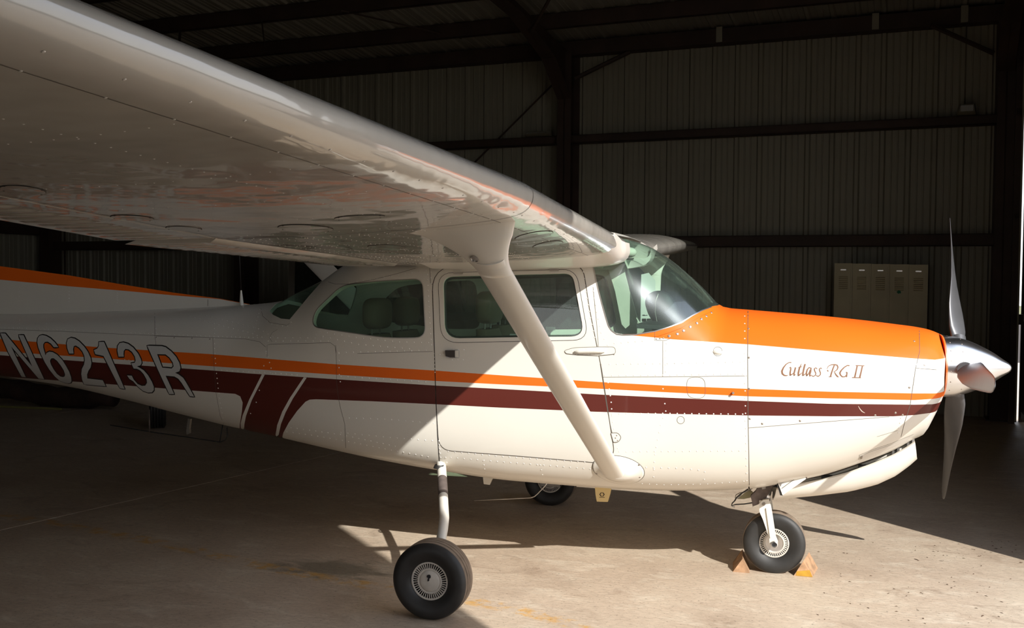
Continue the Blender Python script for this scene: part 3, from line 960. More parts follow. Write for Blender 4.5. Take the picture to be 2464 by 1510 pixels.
# P3 has y negative on the camera side, so side +1 keeps it and -1 mirrors it
fus = region_obj('fuselage', (partn == 0), (1, -1), PAINT)
cowl = region_obj('engine_cowling', partn == 1, (1, -1), PAINT)
bowl = region_obj('nose_bowl', partn == 2, (1, -1), PAINT)
doors = []
for sd in (1, -1):
    d_ = region_obj('cabin_door', partn == 3, (sd,), PAINT); doors.append(d_)
    region_obj('window_frame', partn == 4, (sd,), PAINT, off=.002, parent=d_)
    region_obj('door_window', partn == 5, (sd,), GLASS, off=-.006, parent=d_, mi=False)
    region_obj('rear_side_window', partn == 6, (sd,), GLASS, off=-.004, mi=False)
wsh = region_obj('windshield', partn == 7, (1, -1), WGLASS, off=-.001, mi=False)
region_obj('rear_window', partn == 8, (1, -1), GLASS, off=-.002, mi=False)
# inner lining, 3 cm in, between firewall and baggage bay
lin = (((partn == 0) | (partn == 3) | (partn == 4)) & (cen[:, 0] > -3.5) & (cen[:, 0] < XCOWL)) & (cen[:, 1] > .35 * AS)
region_obj('cabin_lining', lin, (1, -1), LINING, off=-.028, mi=False, flip=True)


def rim(name, poly, m_, off=-.028, inset=0.0, parent=None, sides=(1, -1), out=.0):
    vv = []; ff = []
    for sd in sides:
        b = len(vv); n = len(poly)
        for x, a in poly:
            a = min(a / AS, PI); p = bodyP(x, a); nn_ = bodyN(x, a)
            for o_ in (out, off):
                q = p + nn_ * o_; vv.append((q[0], q[1] * sd, q[2]))
        for i in range(n):
            j = (i + 1) % n
            if poly[i][1] > PI * AS and poly[j][1] > PI * AS: continue
            ff.append((b + 2 * i, b + 2 * j, b + 2 * j + 1, b + 2 * i + 1))
    return part(mesh_obj(name, vv, ff, m_, None), parent)


rim('window_reveal', rwin_p, LINING, sides=(1,)); rim('window_reveal', rwin_p, LINING, sides=(-1,))
for d_, sd in zip(doors, (1, -1)): rim('window_reveal', fi_p, LINING, parent=d_, sides=(sd,), out=.002)
rim('windshield_reveal', ws_poly, LINING, off=-.026)
rim('window_reveal', rw_poly, LINING, off=-.026)


# ---- seam lines and rivets laid on the surface --------------------------------------
def surf_pt(h, off=0.0):
    p = bodyP(h[0], h[1]); return p + bodyN(h[0], h[1]) * off


def ribbon(name, pts3, nrm3, width, m_, parent=None, closed=False, mirror=False):
    n = len(pts3); vv = []; ff = []
    for i in range(n):
        a = pts3[i - 1] if (i > 0 or closed) else pts3[i]; b_ = pts3[(i + 1) % n] if (i < n - 1 or closed) else pts3[i]
        t = b_ - a; t = t / (np.linalg.norm(t) + 1e-9); s_ = np.cross(nrm3[i], t); w = (width[i] if isinstance(width, (list, tuple)) else width) / 2
        vv += [pts3[i] + s_ * w, pts3[i] - s_ * w]
    for i in range(n if closed else n - 1):
        j = (i + 1) % n; ff.append((2 * i, 2 * i + 1, 2 * j + 1, 2 * j))
    # keep faces looking outwards
    fn = np.cross(np.array(vv[1]) - vv[0], np.array(vv[2]) - vv[0])
    if fn @ nrm3[0] > 0: pass
    ffs = [f if fn @ nrm3[0] > 0 else f[::-1] for f in ff]
    nl = [x for n_ in nrm3 for x in (n_, n_)]
    o = mesh_obj(name, vv, ffs, m_, None, normals=nl)
    return part(o, parent)


def seam(px, width=.0022, step=8, closed=False, m_=None, parent=None, off=.0007, name='panel_seam'):
    hs = [hit(*p) for p in dens(px, step, closed)]
    return ribbon(name, [surf_pt(h, off) for h in hs], [bodyN(*h) for h in hs], width, m_ or SEAM, parent, closed)


riv = {}
RV, RF = [], []
for k in range(8): RV.append((math.cos(k * PI / 4), math.sin(k * PI / 4), 0))
for k in range(8): RV.append((.6 * math.cos(k * PI / 4), .6 * math.sin(k * PI / 4), .42))
for k in range(8): RF.append((k, (k + 1) % 8, 8 + (k + 1) % 8, 8 + k))
RF.append(tuple(range(8, 16)))


def add_rivet(key, p, n, r=.0034, h=1.0):
    st = riv.setdefault(key, ([], []))
    t = np.cross(n, [0.3, .1, 1.0]); t /= np.linalg.norm(t); b_ = np.cross(n, t); base = len(st[0])
    for (x, y, z) in RV: st[0].append(p + (t * x + b_ * y + n * z * h) * r)
    for f in RF: st[1].append(tuple(base + i for i in f))


def rivets(px, sp=17.5, key='fuselage', r=.0040):
    pts = [np.array(p, float) for p in px]
    carry = 0.0
    for a, b_ in zip(pts[:-1], pts[1:]):
        L = np.linalg.norm(b_ - a); d = carry
        while d <= L:
            q = a + (b_ - a) * d / L; h = hit(*q); add_rivet(key, surf_pt(h), bodyN(*h), r); d += sp
        carry = d - L


for loop_, w_, par in ((door_out, .0045, None), (frame_out, .0055, doors[0])):
    seam(loop_, w_, closed=True, parent=par, m_=DARKHOLE if w_ > .005 else SEAM)
seam([(1041, 700), (1045, 830), (1049, 960), (1053, 1050), (1058, 1122)], .0045, m_=DARKHOLE)
seam([(1800, 742), (1799, 850), (1800, 1000), (1802, 1100), (1803, 1172)], .003, parent=cowl)
seam([(2212, 795), (2213, 845), (2203, 886), (2190, 974), (2178, 1011), (2168, 1050)], .0026, parent=bowl)
seam([(2203, 885), (2225, 887), (2253, 889)], .0022, parent=bowl)
for px in ([(1427, 690), (1436, 780), (1440, 835)], [(1444, 875), (1462, 990), (1474, 1046)],
           [(1450, 907), (1595, 906), (1797, 904)], [(1595, 820), (1595, 906)], [(1576, 798), (1575, 818), (1600, 819), (1616, 813)],
           [(1801, 1029), (2000, 1013), (2140, 1002)],
           [(860, 850), (1041, 845)], [(808, 830), (809, 850), (810, 915), (812, 940), (818, 975), (830, 1020), (832, 1077)],
           [(650, 828), (795, 824), (806, 832), (809, 850)], [(650, 828), (643, 830), (643, 858)],
           [(0, 792), (150, 797), (300, 804), (510, 812), (590, 815), (625, 822), (640, 835)],
           [(372, 745), (373, 808), (380, 870), (387, 915)], [(375, 808), (512, 812), (515, 880), (520, 945), (530, 1000), (538, 1018)],
           [(790, 678), (806, 683), (840, 683), (900, 672), (960, 657), (1000, 645)],
           [(628, 742), (632, 760), (650, 776), (690, 782), (697, 778)], [(1034, 645), (1036, 682), (1042, 684)]):
    seam(px, .0020)
for px in ([(668, 792), (655, 800), (648, 812), (655, 822)],): seam(px, .0016)
# oval access panel, drain hole and oil-door outlines on the forward fuselage
seam(round_poly([(1652, 907), (1696, 907), (1698, 958), (1654, 957)], 18), .0018, closed=True)
seam(round_poly([(2110, 1050), (2160, 1035)], 0), .0015)
for (cx_, cy_, rx, key) in ((1638, 1010, 9, 0), (1727, 845, 11, 1)):
    seam([(cx_ + rx * math.cos(k * PI / 8), cy_ + rx * math.sin(k * PI / 8)) for k in range(16)], .0022, step=3, closed=True)
# rivet rows
R_ = rivets
R_([(1036, 640), (1037, 690)], 14); R_([(1402, 638), (1408, 690), (1420, 760), (1434, 826)], 16, r=.0042)
R_([(1440, 636), (1440, 642)], 14)
R_([(1428, 700), (1436, 750), (1447, 800), (1461, 830), (1480, 825), (1560, 819)], 17)
R_([(1604, 826), (1601, 860), (1602, 900)], 17)
R_([(1449, 876), (1600, 874), (1795, 870)], 17.5); R_([(1455, 903), (1600, 902), (1795, 899)], 17.5)
R_([(1463, 920), (1470, 960), (1473, 1005), (1480, 1050), (1488, 1085)], 16)
R_([(1472, 995), (1600, 994), (1795, 996)], 17.5); R_([(1490, 1086), (1795, 1084)], 17)
R_([(1792, 760), (1792, 860), (1793, 960), (1795, 1060), (1797, 1165)], 18)
R_([(1595, 935), (1602, 990), (1590, 1020), (1582, 1060), (1575, 1100), (1572, 1160)], 18)
R_([(1555, 1124), (1640, 1126), (1696, 1132), (1694, 1160)], 18)
R_([(1475, 1159), (1600, 1166), (1700, 1164), (1795, 1157)], 17.5)
R_([(1078, 1085), (1200, 1097), (1330, 1106), (1420, 1112)], 16.5); R_([(1085, 1100), (1200, 1110), (1330, 1120), (1425, 1128)], 16)
R_([(1163, 1108), (1168, 1140)], 10); R_([(1300, 1118), (1306, 1145)], 12)
R_([(1056, 1060), (1062, 1118)], 10, r=.0045); R_([(1072, 1100), (1078, 1124)], 12, r=.0045)
R_([(1028, 660), (1032, 750), (1038, 835)], 13); R_([(1044, 850), (1047, 900)], 9)
R_([(770, 797), (860, 812), (960, 822), (1037, 824)], 17.5); R_([(760, 805), (860, 828), (1000, 840)], 17.5)
R_([(650, 812), (795, 813)], 18); R_([(645, 820), (790, 820)], 18); R_([(815, 848), (1035, 842)], 17.5)
R_([(815, 850), (816, 900), (820, 925)], 17); R_([(640, 845), (648, 870), (656, 900)], 14)
R_([(820, 905), (930, 912), (1035, 919)], 17); R_([(840, 680), (960, 661), (1025, 650)], 17)
R_([(0, 788), (150, 793), (300, 800), (510, 809), (620, 812)], 10.5)
R_([(0, 752), (250, 747), (450, 741), (640, 729)], 12, r=.003)
R_([(400, 742), (520, 780), (600, 800), (640, 815)], 12); R_([(420, 740), (520, 765), (620, 790), (660, 812)], 13)
R_([(372, 750), (375, 800)], 10); R_([(515, 790), (516, 840), (520, 890), (528, 960), (538, 1012)], 12)
R_([(46, 770), (46, 790)], 9); R_([(110, 758), (112, 790)], 10)
R_([(300, 865), (380, 873)], 10); R_([(520, 890), (640, 896), (720, 902)], 13)
R_([(625, 745), (616, 775), (612, 800)], 9); R_([(560, 740), (540, 760)], 9)
R_([(690, 1038), (760, 1048), (830, 1060), (930, 1080), (1040, 1100)], 15); R_([(700, 1028), (820, 1045), (960, 1075)], 15)
R_([(840, 1005), (930, 1008), (1045, 1018)], 17); R_([(820, 1040), (940, 1052), (1045, 1060)], 17)
R_([(640, 850), (620, 960), (600, 1000)], 30)
R_([(1090, 841), (1116, 841)], 13, 'door'); R_([(1088, 865), (1114, 865)], 13, 'door'); R_([(1058, 852), (1066, 852)], 8, 'door')
R_([(2168, 1005), (2160, 1050)], 12, 'cowling', r=.0045)
R_([(700, 775), (690, 786), (655, 780), (640, 770)], 13)
for (uu, vv_) in ((1802, 860), (1803, 935), (1804, 1007), (1834, 1019), (1925, 1012), (2188, 932), (2172, 998), (2106, 999), (2225, 878), (2200, 820), (1801, 790), (2155, 993)):
    h = hit(uu, vv_); add_rivet('screws', surf_pt(h), bodyN(*h), .006, .5)
for (uu, vv_) in ((376, 811), (419, 812), (462, 813), (505, 815), (383, 888), (510, 858), (1579, 815), (1588, 814), (1596, 813), (1472, 818 + 25), (1478, 845), (1477, 852)):
    h = hit(uu, vv_); add_rivet('dark_screws', surf_pt(h), bodyN(*h), .0045, .4)
for (uu, vv_) in ((1610, 808), (1630, 803), (1645, 795), (1661, 786), (1677, 777), (1688, 767), (1700, 760), (1712, 752)):
    h = hit(uu, vv_); add_rivet('bright_screws', surf_pt(h, .001), bodyN(*h), .008, .6)

# windshield base strip
seam([(1576, 810), (1610, 799), (1640, 788), (1665, 772), (1690, 758), (1722, 744)], .004, m_=ORANGE, off=.004, name='windshield_trim')
seam([(1482, 803), (1500, 805.5), (1530, 804.5), (1576, 796.5), (1610, 786.5), (1640, 775.5), (1665, 759.5), (1690, 746.5), (1712, 738)], .006, m_=ALU, off=.002, name='windshield_seal')
seam([(1427, 640), (1438, 690), (1448, 728), (1457, 760), (1464, 783), (1471, 794), (1482, 802)], .006, m_=ALU, off=.002, name='windshield_seal')
seam(round_poly([(757, 748), (822, 686), (905, 676), (1017, 670), (1024, 812), (930, 813), (751, 786)], [30, 22, 30, 22, 26, 40, 26]), .005, closed=True, m_=ALU, off=.001, name='window_bead')


# ---- flat lettering ------------------------------------------------------------------
def decal(name, outer, holes, m_, off, parent=None, grid_px=7):
    loops = [outer] + list(holes); v_ = []; e_ = []
    for lp in loops:
        lp = dens(lp, grid_px * .8); b = len(v_); v_.extend(lp); n = len(lp)
        e_ += [(b + i, b + (i + 1) % n) for i in range(n)]
    ar = np.array(v_); lo, hi = ar.min(0), ar.max(0)
    gx = [(x, y) for x in np.arange(lo[0], hi[0], grid_px) for y in np.arange(lo[1], hi[1], grid_px)]
    g_ = np.array(gx); ins = inpoly(g_, outer)
    for h_ in holes: ins &= ~inpoly(g_, h_)
    for q in g_[ins]:
        if np.min(((ar - q) ** 2).sum(1)) > 4: v_.append(tuple(q))
    r = delaunay_2d_cdt([Vector(p) for p in v_], e_, [], 0, 1e-5)
    vv2 = np.array([(p.x, p.y) for p in r[0]]); fs = [tuple(f) for f in r[2]]
    cc = np.array([vv2[list(f)].mean(0) for f in fs]); ok = inpoly(cc, outer)
    for h_ in holes: ok &= ~inpoly(cc, h_)
    hs = [hit(*p) for p in vv2]; pp = [surf_pt(h, off) for h in hs]; nn_ = [bodyN(*h) for h in hs]
    ff = []
    for f, k in zip(fs, ok):
        if not k: continue
        fn = np.cross(pp[f[1]] - pp[f[0]], pp[f[2]] - pp[f[0]])
        ff.append(f if fn @ nn_[f[0]] > 0 else f[::-1])
    return part(mesh_obj(name, pp, ff, m_, None, normals=nn_), parent)


def ca(pts, ox, oy, k=7.55): return [(ox + x / k, oy + y / k) for x, y in pts]


glyphs = []
A_, B_ = (0, 760), (240, 780)
glyphs.append((ca([(8, 312), (98, 318), (590, 915), (340, 345), (430, 348), (805, 1145), (705, 1132), (205, 550), (470, 1107), (395, 1100), (150, 650)], *A_), []))
glyphs.append((ca([(1062, 565), (980, 565), (930, 500), (870, 465), (820, 470), (790, 510), (790, 570), (812, 650), (830, 712), (850, 670), (900, 645), (960, 655), (1040, 700), (1130, 790), (1200, 900), (1260, 1010), (1295, 1110), (1300, 1180), (1280, 1210), (1230, 1218), (1160, 1205), (1080, 1165), (1000, 1095), (900, 970), (820, 840), (750, 700), (700, 570), (680, 470), (690, 400), (720, 360), (770, 345), (840, 360), (920, 405), (1000, 480), (1040, 530)], *A_), [ca([(920, 790), (940, 765), (980, 765), (1040, 810), (1110, 900), (1160, 980), (1185, 1050), (1180, 1090), (1150, 1105), (1100, 1095), (1040, 1050), (980, 970), (930, 880), (912, 820)], *A_)]))
glyphs.append((ca([(1260, 680), (1225, 580), (1215, 490), (1235, 420), (1290, 395), (1360, 410), (1440, 460), (1530, 550), (1600, 650), (1650, 760), (1665, 850), (1650, 930), (1610, 990), (1585, 1060), (1590, 1130), (1870, 1162), (1925, 1272), (1530, 1238), (1495, 1150), (1480, 1050), (1490, 960), (1530, 880), (1545, 800), (1535, 720), (1500, 640), (1440, 570), (1380, 535), (1345, 545), (1330, 600), (1340, 680)], *A_), []))
glyphs.append((ca([(-12, 320), (80, 318), (455, 1168), (370, 1158), (72, 572), (-77, 541), (-102, 466), (-42, 441), (-12, 391)], *B_), []))
glyphs.append((ca([(345, 585), (325, 480), (330, 390), (365, 340), (430, 328), (520, 355), (610, 420), (700, 530), (750, 630), (765, 700), (740, 745), (680, 758), (800, 830), (880, 920), (950, 1040), (985, 1130), (985, 1190), (950, 1230), (880, 1235), (790, 1205), (700, 1130), (610, 1030), (545, 990), (500, 925), (585, 930), (620, 1000), (690, 1080), (770, 1115), (830, 1110), (862, 1060), (855, 1000), (800, 900), (740, 835), (680, 805), (620, 800), (575, 705), (640, 695), (655, 650), (640, 580), (590, 500), (530, 455), (470, 445), (440, 480), (435, 540), (440, 585)], *B_), []))
glyphs.append((ca([(865, 388), (1130, 395), (1200, 415), (1300, 490), (1390, 590), (1450, 700), (1470, 790), (1450, 850), (1372, 878), (1440, 910), (1520, 970), (1570, 1050), (1720, 1310), (1640, 1300), (1490, 1060), (1430, 985), (1360, 945), (1200, 930), (1355, 1262), (1265, 1262), (1050, 800)], *B_), [ca([(1045, 540), (1200, 545), (1270, 600), (1330, 690), (1345, 760), (1310, 800), (1140, 785)], *B_)]))
GLYW = mat('registration_white', (.62, .62, .60), .4)
for outer, holes in glyphs:
    g_ = decal('registration_letter', outer, holes, GLYW, .0016)
    for lp in [outer] + holes:
        hs = [hit(*p) for p in dens(lp, 5)]
        ribbon('letter_outline', [surf_pt(h, .0010) for h in hs], [bodyN(*h) for h in hs], .0155, BLACKP, g_, closed=True)


def stroke_word(name, strokes, ox, oy, k, m_, hitf=None, off=.001, px=None):
    vv = []; ff = []; nn_ = []
    for st in strokes:
        P_ = [np.array((ox + x / k, oy + y / k)) for x, y, w in st]; W_ = [w / k for x, y, w in st]
        # resample
        Q = []; WW = []; W_ = [w * 1.12 for w in W_]
        for a, b_, wa, wb in zip(P_[:-1], P_[1:], W_[:-1], W_[1:]):
            for j in range(3): Q.append(a + (b_ - a) * j / 3); WW.append(wa + (wb - wa) * j / 3)
        Q.append(P_[-1]); WW.append(W_[-1]); base = len(vv)
        for i, q in enumerate(Q):
            t = Q[min(i + 1, len(Q) - 1)] - Q[max(i - 1, 0)]; t = t / (np.linalg.norm(t) + 1e-9); s_ = np.array((-t[1], t[0])) * WW[i] * .5
            for z in (q + s_, q - s_):
                h = hit(*z); vv.append(surf_pt(h, off)); nn_.append(bodyN(*h))
        for i in range(len(Q) - 1):
            f = (base + 2 * i, base + 2 * i + 1, base + 2 * i + 3, base + 2 * i + 2)
            fn = np.cross(vv[f[1]] - vv[f[0]], vv[f[2]] - vv[f[0]])
            ff.append(f if fn @ nn_[f[0]] > 0 else f[::-1])
    return mesh_obj(name, vv, ff, m_, None, normals=nn_)


letters = [
    [[(385, 130, 20), (320, 130, 18), (240, 180, 22), (170, 270, 32), (130, 360, 42), (140, 430, 40), (190, 475, 30), (250, 485, 22), (295, 468, 8)]],
    [[(320, 285, 8), (365, 255, 22), (370, 300, 30), (352, 400, 32), (350, 472, 36), (400, 450, 20), (450, 410, 14)], [(497, 262, 32), (475, 350, 34), (455, 420, 36), (455, 482, 26), (500, 445, 10)]],
    [[(657, 160, 6), (630, 230, 22), (600, 290, 36), (575, 400, 38), (570, 485, 36), (620, 450, 20), (680, 400, 10)], [(576, 262, 16), (670, 245, 14)]],
    [[(755, 172, 36), (730, 260, 36), (705, 370, 36), (690, 480, 36), (740, 455, 18), (790, 410, 12)]],
    [[(910, 280, 20), (860, 265, 20), (815, 320, 28), (790, 400, 34), (795, 488, 34), (850, 430, 18), (890, 330, 16)], [(915, 270, 26), (905, 370, 34), (880, 450, 36), (880, 497, 26), (930, 465, 14)]],
    [[(1080, 305, 14), (1040, 270, 18), (1000, 300, 22), (1015, 360, 24), (1045, 420, 22), (1035, 470, 20), (980, 505, 20), (930, 485, 16)]],
    [[(1205, 305, 14), (1180, 275, 18), (1140, 300, 22), (1145, 350, 24), (1170, 410, 22), (1165, 460, 20), (1110, 505, 20), (1050, 480, 16)]],
    [[(1345, 300, 10), (1380, 230, 14), (1460, 190, 20), (1560, 185, 24), (1620, 205, 28), (1640, 260, 28), (1620, 320, 22), (1560, 365, 16), (1520, 385, 10)], [(1545, 195, 28), (1500, 310, 30), (1460, 430, 32), (1440, 505, 32)], [(1390, 515, 14), (1470, 512, 14)], [(1545, 385, 14), (1580, 450, 26), (1620, 500, 32), (1655, 525, 16)], [(1350, 335, 26), (1382, 372, 18)]],
    [[(1952, 215, 26), (1890, 210, 24), (1810, 260, 26), (1730, 340, 32), (1690, 410, 36), (1710, 470, 30), (1760, 515, 24), (1820, 515, 20), (1870, 470, 22), (1885, 400, 22), (1850, 390, 14)], [(1885, 395, 28), (1870, 520, 30)]],
    [[(2120, 212, 20), (2350, 220, 20)], [(2020, 535, 18), (2260, 540, 18)], [(2160, 215, 32), (2130, 360, 32), (2090, 535, 36)], [(2300, 225, 32), (2260, 400, 32), (2225, 535, 36)]],
]
for L_ in letters:
    part(stroke_word('script_letter', L_, 1870, 860, 11.2, BROWNP), cowl)
part(stroke_word('paint_scratch', [[(0, 0, .6), (4, 7, 1.5), (9, 13, 2.0), (16, 17, .8)]], 2065, 976, 1.0, mat('scratch_primer', (.62, .48, .40), .6)), cowl)

# ------------------------------------------------------------------ wings
def loft(sections, name, m_, parent, cap=True, smooth=True, angle=50):
    n = len(sections[0]); vv = [p for s_ in sections for p in s_]; ff = []
    for i in range(len(sections) - 1):
        for k in range(n): ff.append((i * n + k, i * n + (k + 1) % n, (i + 1) * n + (k + 1) % n, (i + 1) * n + k))
    if cap: ff.append(tuple(range(n))); ff.append(tuple(range((len(sections) - 1) * n, len(sections) * n)))
    return part(MB().add(vv, ff).build(name, m_, None, smooth=smooth, angle=angle), parent)


def naca(xc, t=.125, m_=.02, p_=.4):
    yt = 5 * t * (.2969 * math.sqrt(max(xc, 0)) - .126 * xc - .3516 * xc ** 2 + .2843 * xc ** 3 - .1036 * xc ** 4)
    yc = m_ / p_ ** 2 * (2 * p_ * xc - xc * xc) if xc < p_ else m_ / (1 - p_) ** 2 * ((1 - 2 * p_) + 2 * p_ * xc - xc * xc)
    return yc + yt, yc - yt * (1 + .65 * math.exp(-xc / .05))


YK = 2.54; YTIP = 5.49


def wpar(s_):
    f = max(0.0, (s_ - YK) / (YTIP - YK))
    zle = 1.953 + (.050 if s_ < YK else .031) * (s_ - YK); zte = 1.80 + (.031 * (s_ - YK) if s_ < YK else .166 * f)
    ch = 1.655 - .51 * f
    return (-.80 - .13 * f, ch, zle, (zle - zte) / ch)


def wingP(s_, xc, lower=True, sd=-1):
    le, ch, zl, sl = wpar(s_); zu, zw = naca(xc); zz = zw if lower else zu
    return np.array([le - xc * ch, sd * s_, zl - sl * xc * ch + zz * ch])


def wing_xc(s_, x):
    le, ch, zl, sl = wpar(s_); return min(max((le - x) / ch, 0), 1)


def whit(u, v):
    """pixel -> (span, chord fraction) on the lower surface of the near wing"""
    def f(s_):
        p = at_y(u, v, -s_); le, ch, zl, sl = wpar(s_)
        if p[0] > le or p[0] < le - ch: return -1.0
        return p[2] - wingP(s_, wing_xc(s_, p[0]))[2]
    a = 5.5; fa = f(a); b_ = None
    for k in range(1, 105):
        t = 5.5 - .05 * k; ft = f(t)
        if ft > 0 and fa <= 0: b_ = t; break
        a, fa = t, ft
    if b_ is None: b_ = a
    for k in range(22):
        mth = (a + b_) / 2
        if f(mth) > 0: b_ = mth
        else: a = mth
    s_ = (a + b_) / 2; p = at_y(u, v, -s_); return (s_, wing_xc(s_, p[0]))


def w_pt(h, off=0.0):
    p = wingP(h[0], h[1]); return p + w_n(h) * off


def w_n(h):
    s_, xc = h; e = .004
    xa, xb = max(xc - e, 0.0005), min(xc + e, 1)
    a = wingP(s_, xb) - wingP(s_, xa); b_ = wingP(s_ + .01, xc) - wingP(s_ - .01, xc)
    n = np.cross(a, b_); n /= np.linalg.norm(n)
    return n if n[2] < 0 else -n


XCF = .735
NLE = [0, .0015, .004, .008, .014, .022, .032, .045, .06, .08, .105, .135, .17, .21, .26, .32, .39, .47, .56, .65, XCF]


def wing_side(sd):
    spans = [.46, .60] + list(np.linspace(.8, 2.54, 7)) + list(np.linspace(2.9, 5.2, 8)) + [5.36, 5.44, 5.48, 5.49]
    vv = []; nn_ = []; ff = []
    prof = [(x, False) for x in reversed(NLE)] + [(x, True) for x in NLE[1:]]
    for s_ in spans:
        f = 1.0
        if s_ > 5.3: f = math.sqrt(max(0, 1 - ((s_ - 5.3) / .19) ** 2)) * .9 + .1
        for xc, lo in prof:
            p = wingP(s_, xc, lo, sd)
            le, ch, zl, sl = wpar(s_); zm = zl - sl * xc * ch + naca(xc)[0] * ch * .3
            p = np.array([p[0], p[1], zm + (p[2] - zm) * f]); vv.append(p)
    n = len(prof)
    for i in range(len(spans) - 1):
        for k in range(n - 1):
            q = (i * n + k, i * n + k + 1, (i + 1) * n + k + 1, (i + 1) * n + k); ff.append(q if sd == -1 else q[::-1])
        q = (i * n + n - 1, i * n, (i + 1) * n, (i + 1) * n + n - 1); ff.append(q if sd == -1 else q[::-1])
    ff.append(tuple(range(n))); ff.append(tuple(range((len(spans) - 1) * n, len(spans) * n)))
    me = MB(); me.add(vv, ff)
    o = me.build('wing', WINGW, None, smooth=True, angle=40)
    return part(o)


wing_near = wing_side(-1); wing_far = wing_side(1)


def control(name, sd, s0, s1, bead, drop, parent, xc0=XCF + .006):
    """flap or aileron with chordwise beads pressed in the skin"""
    ns = int((s1 - s0) / bead) * 6; vv = []; ff = []
    cs = [xc0, xc0 + .004, xc0 + .012, xc0 + .03, xc0 + .05, xc0 + .07, xc0 + .075, .90, .965, .972, .995, 1.0]
    for i in range(ns + 1):
        s_ = s0 + (s1 - s0) * i / ns; ph = i % 6
        bump = [0, .0, .0028, .0042, .0028, .0][ph]
        col = []
        le, ch, zl, sl = wpar(s_)
        for k, xc in enumerate(cs):
            nose = min(1, ((xc - xc0) / .03)) ** .5 if (xc < xc0 + .03 and drop > 0) else 1
            p = wingP(s_, xc, True, sd); pu = wingP(s_, xc, False, sd); mid = (p + pu) / 2
            q = mid + (p - mid) * nose + np.array([0, 0, -drop])
            if xc0 + .072 < xc < .97: q = q - np.array([0, 0, bump])
            col.append(q)
        for k, xc in reversed(list(enumerate(cs[:-1]))):
            nose = min(1, ((xc - xc0) / .03)) ** .5 if xc < xc0 + .03 else 1
            p = wingP(s_, xc, True, sd); pu = wingP(s_, xc, False, sd); mid = (p + pu) / 2
            q = mid + (pu - mid) * nose + np.array([0, 0, -drop]); col.append(q)
        vv += col
    n = len(cs) * 2 - 1
    for i in range(ns):
        for k in range(n):
            k2 = (k + 1) % n; ff.append((i * n + k, i * n + k2, (i + 1) * n + k2, (i + 1) * n + k))
    ff.append(tuple(range(n))); ff.append(tuple(range(ns * n, (ns + 1) * n)))
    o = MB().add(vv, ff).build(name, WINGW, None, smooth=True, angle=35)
    return part(o, parent)


for sd, w_ in ((-1, wing_near), (1, wing_far)):
    control('flap', sd, .66, 2.50, .092, .010, w_)
    control('aileron', sd, 2.56, 5.18, .092, .0, w_)
    for s0, s1 in ((.50, .655), (5.19, 5.40)):
        vv = []
        for s_ in (s0, s1):
            for xc, lo in [(XCF, 0), (.85, 0), (1, 0), (.85, 1), (XCF, 1)]: vv.append(wingP(s_, xc, bool(lo), sd))
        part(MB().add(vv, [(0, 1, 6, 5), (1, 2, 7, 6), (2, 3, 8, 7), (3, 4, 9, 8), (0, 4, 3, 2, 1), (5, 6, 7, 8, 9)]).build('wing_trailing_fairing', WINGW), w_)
# drooped fairing where the wing root meets the cabin
for sd, w_ in ((-1, wing_near), (1, wing_far)):
    fpx = [(1505, 596), (1505, 606), (1500, 618), (1490, 628), (1475, 634), (1450, 639), (1420, 642), (1350, 645), (1240, 647), (1120, 648), (1040, 646)]
    fz = [(at_y(u, v, -.60)[0], at_y(u, v, -.60)[2]) for u, v in dens(fpx, 9, False)]
    secs = []
    for s_, w in ((.44, 1.0), (.56, 1.0), (.60, .97), (.64, .80), (.70, .48), (.78, .2), (.86, .03)):
        sec = []
        for x, z in fz:
            le, ch, zl, sl = wpar(s_); x2 = min(x, le + .006 * w) if w < .9 else x
            zw = wingP(s_, wing_xc(s_, x2))[2] + .004
            sec.append(np.array([x2, sd * s_, z * w + zw * (1 - w) if z < zw else zw - .001 * w]))
        top = [np.array([p[0] - .004, p[1], max(p[2] + .03, zl - .05)]) for p in reversed(sec)]
        secs.append(sec + top)
    loft(secs, 'root_fairing', WHITE, w_, angle=50)
# wing centre section over the cabin roof
vv = []
prof = [(x, False) for x in reversed(NLE + [.85, 1.0])]
for sd, s_ in ((-1, .47), (-1, 0.0), (1, .47)):
    for xc, lo in prof:
        if xc < .03: xc = .03
        p = wingP(max(s_, .3), xc, lo, sd); vv.append((p[0], sd * s_, p[2] + .004 + (0.015 if s_ == 0 else 0)))
n = len(prof); ff = [(i * n + k, i * n + k + 1, (i + 1) * n + k + 1, (i + 1) * n + k) for i in range(2) for k in range(n - 1)]
part(MB().add(vv, ff).build('roof_skin', WHITE, None, smooth=True))


def wseam(px, width=.0022, closed=False, m_=None, name='panel_seam', step=8, off=.0006):
    hs = [whit(*p) for p in dens(px, step, closed)]
    return ribbon(name, [w_pt(h, off) for h in hs], [w_n(h) for h in hs], width, m_ or SEAM, wing_near, closed)


def wrow(h0, h1, sp, r=.0030, key='wing'):
    a, b_ = wingP(*h0), wingP(*h1); L = np.linalg.norm(b_ - a); k = max(1, int(L / sp))
    for i in range(k + 1):
        h = (h0[0] + (h1[0] - h0[0]) * i / k, h0[1] + (h1[1] - h0[1]) * i / k); add_rivet(key, w_pt(h), w_n(h), r, .8)


def wrow_px(p0, p1, sp, r=.0030): wrow(whit(*p0), whit(*p1), sp, r)


# chordwise seam ring at the strut station, lower lips and lap joints
def chord_seam(s_, x0, x1, width=.003, m_=None):
    hs = [(s_, x0 + (x1 - x0) * (i / 40) ** 1.6) for i in range(41)]
    ribbon('panel_seam', [w_pt(h, .0008) for h in hs], [w_n(h) for h in hs], width, m_ or DARKHOLE, wing_near)


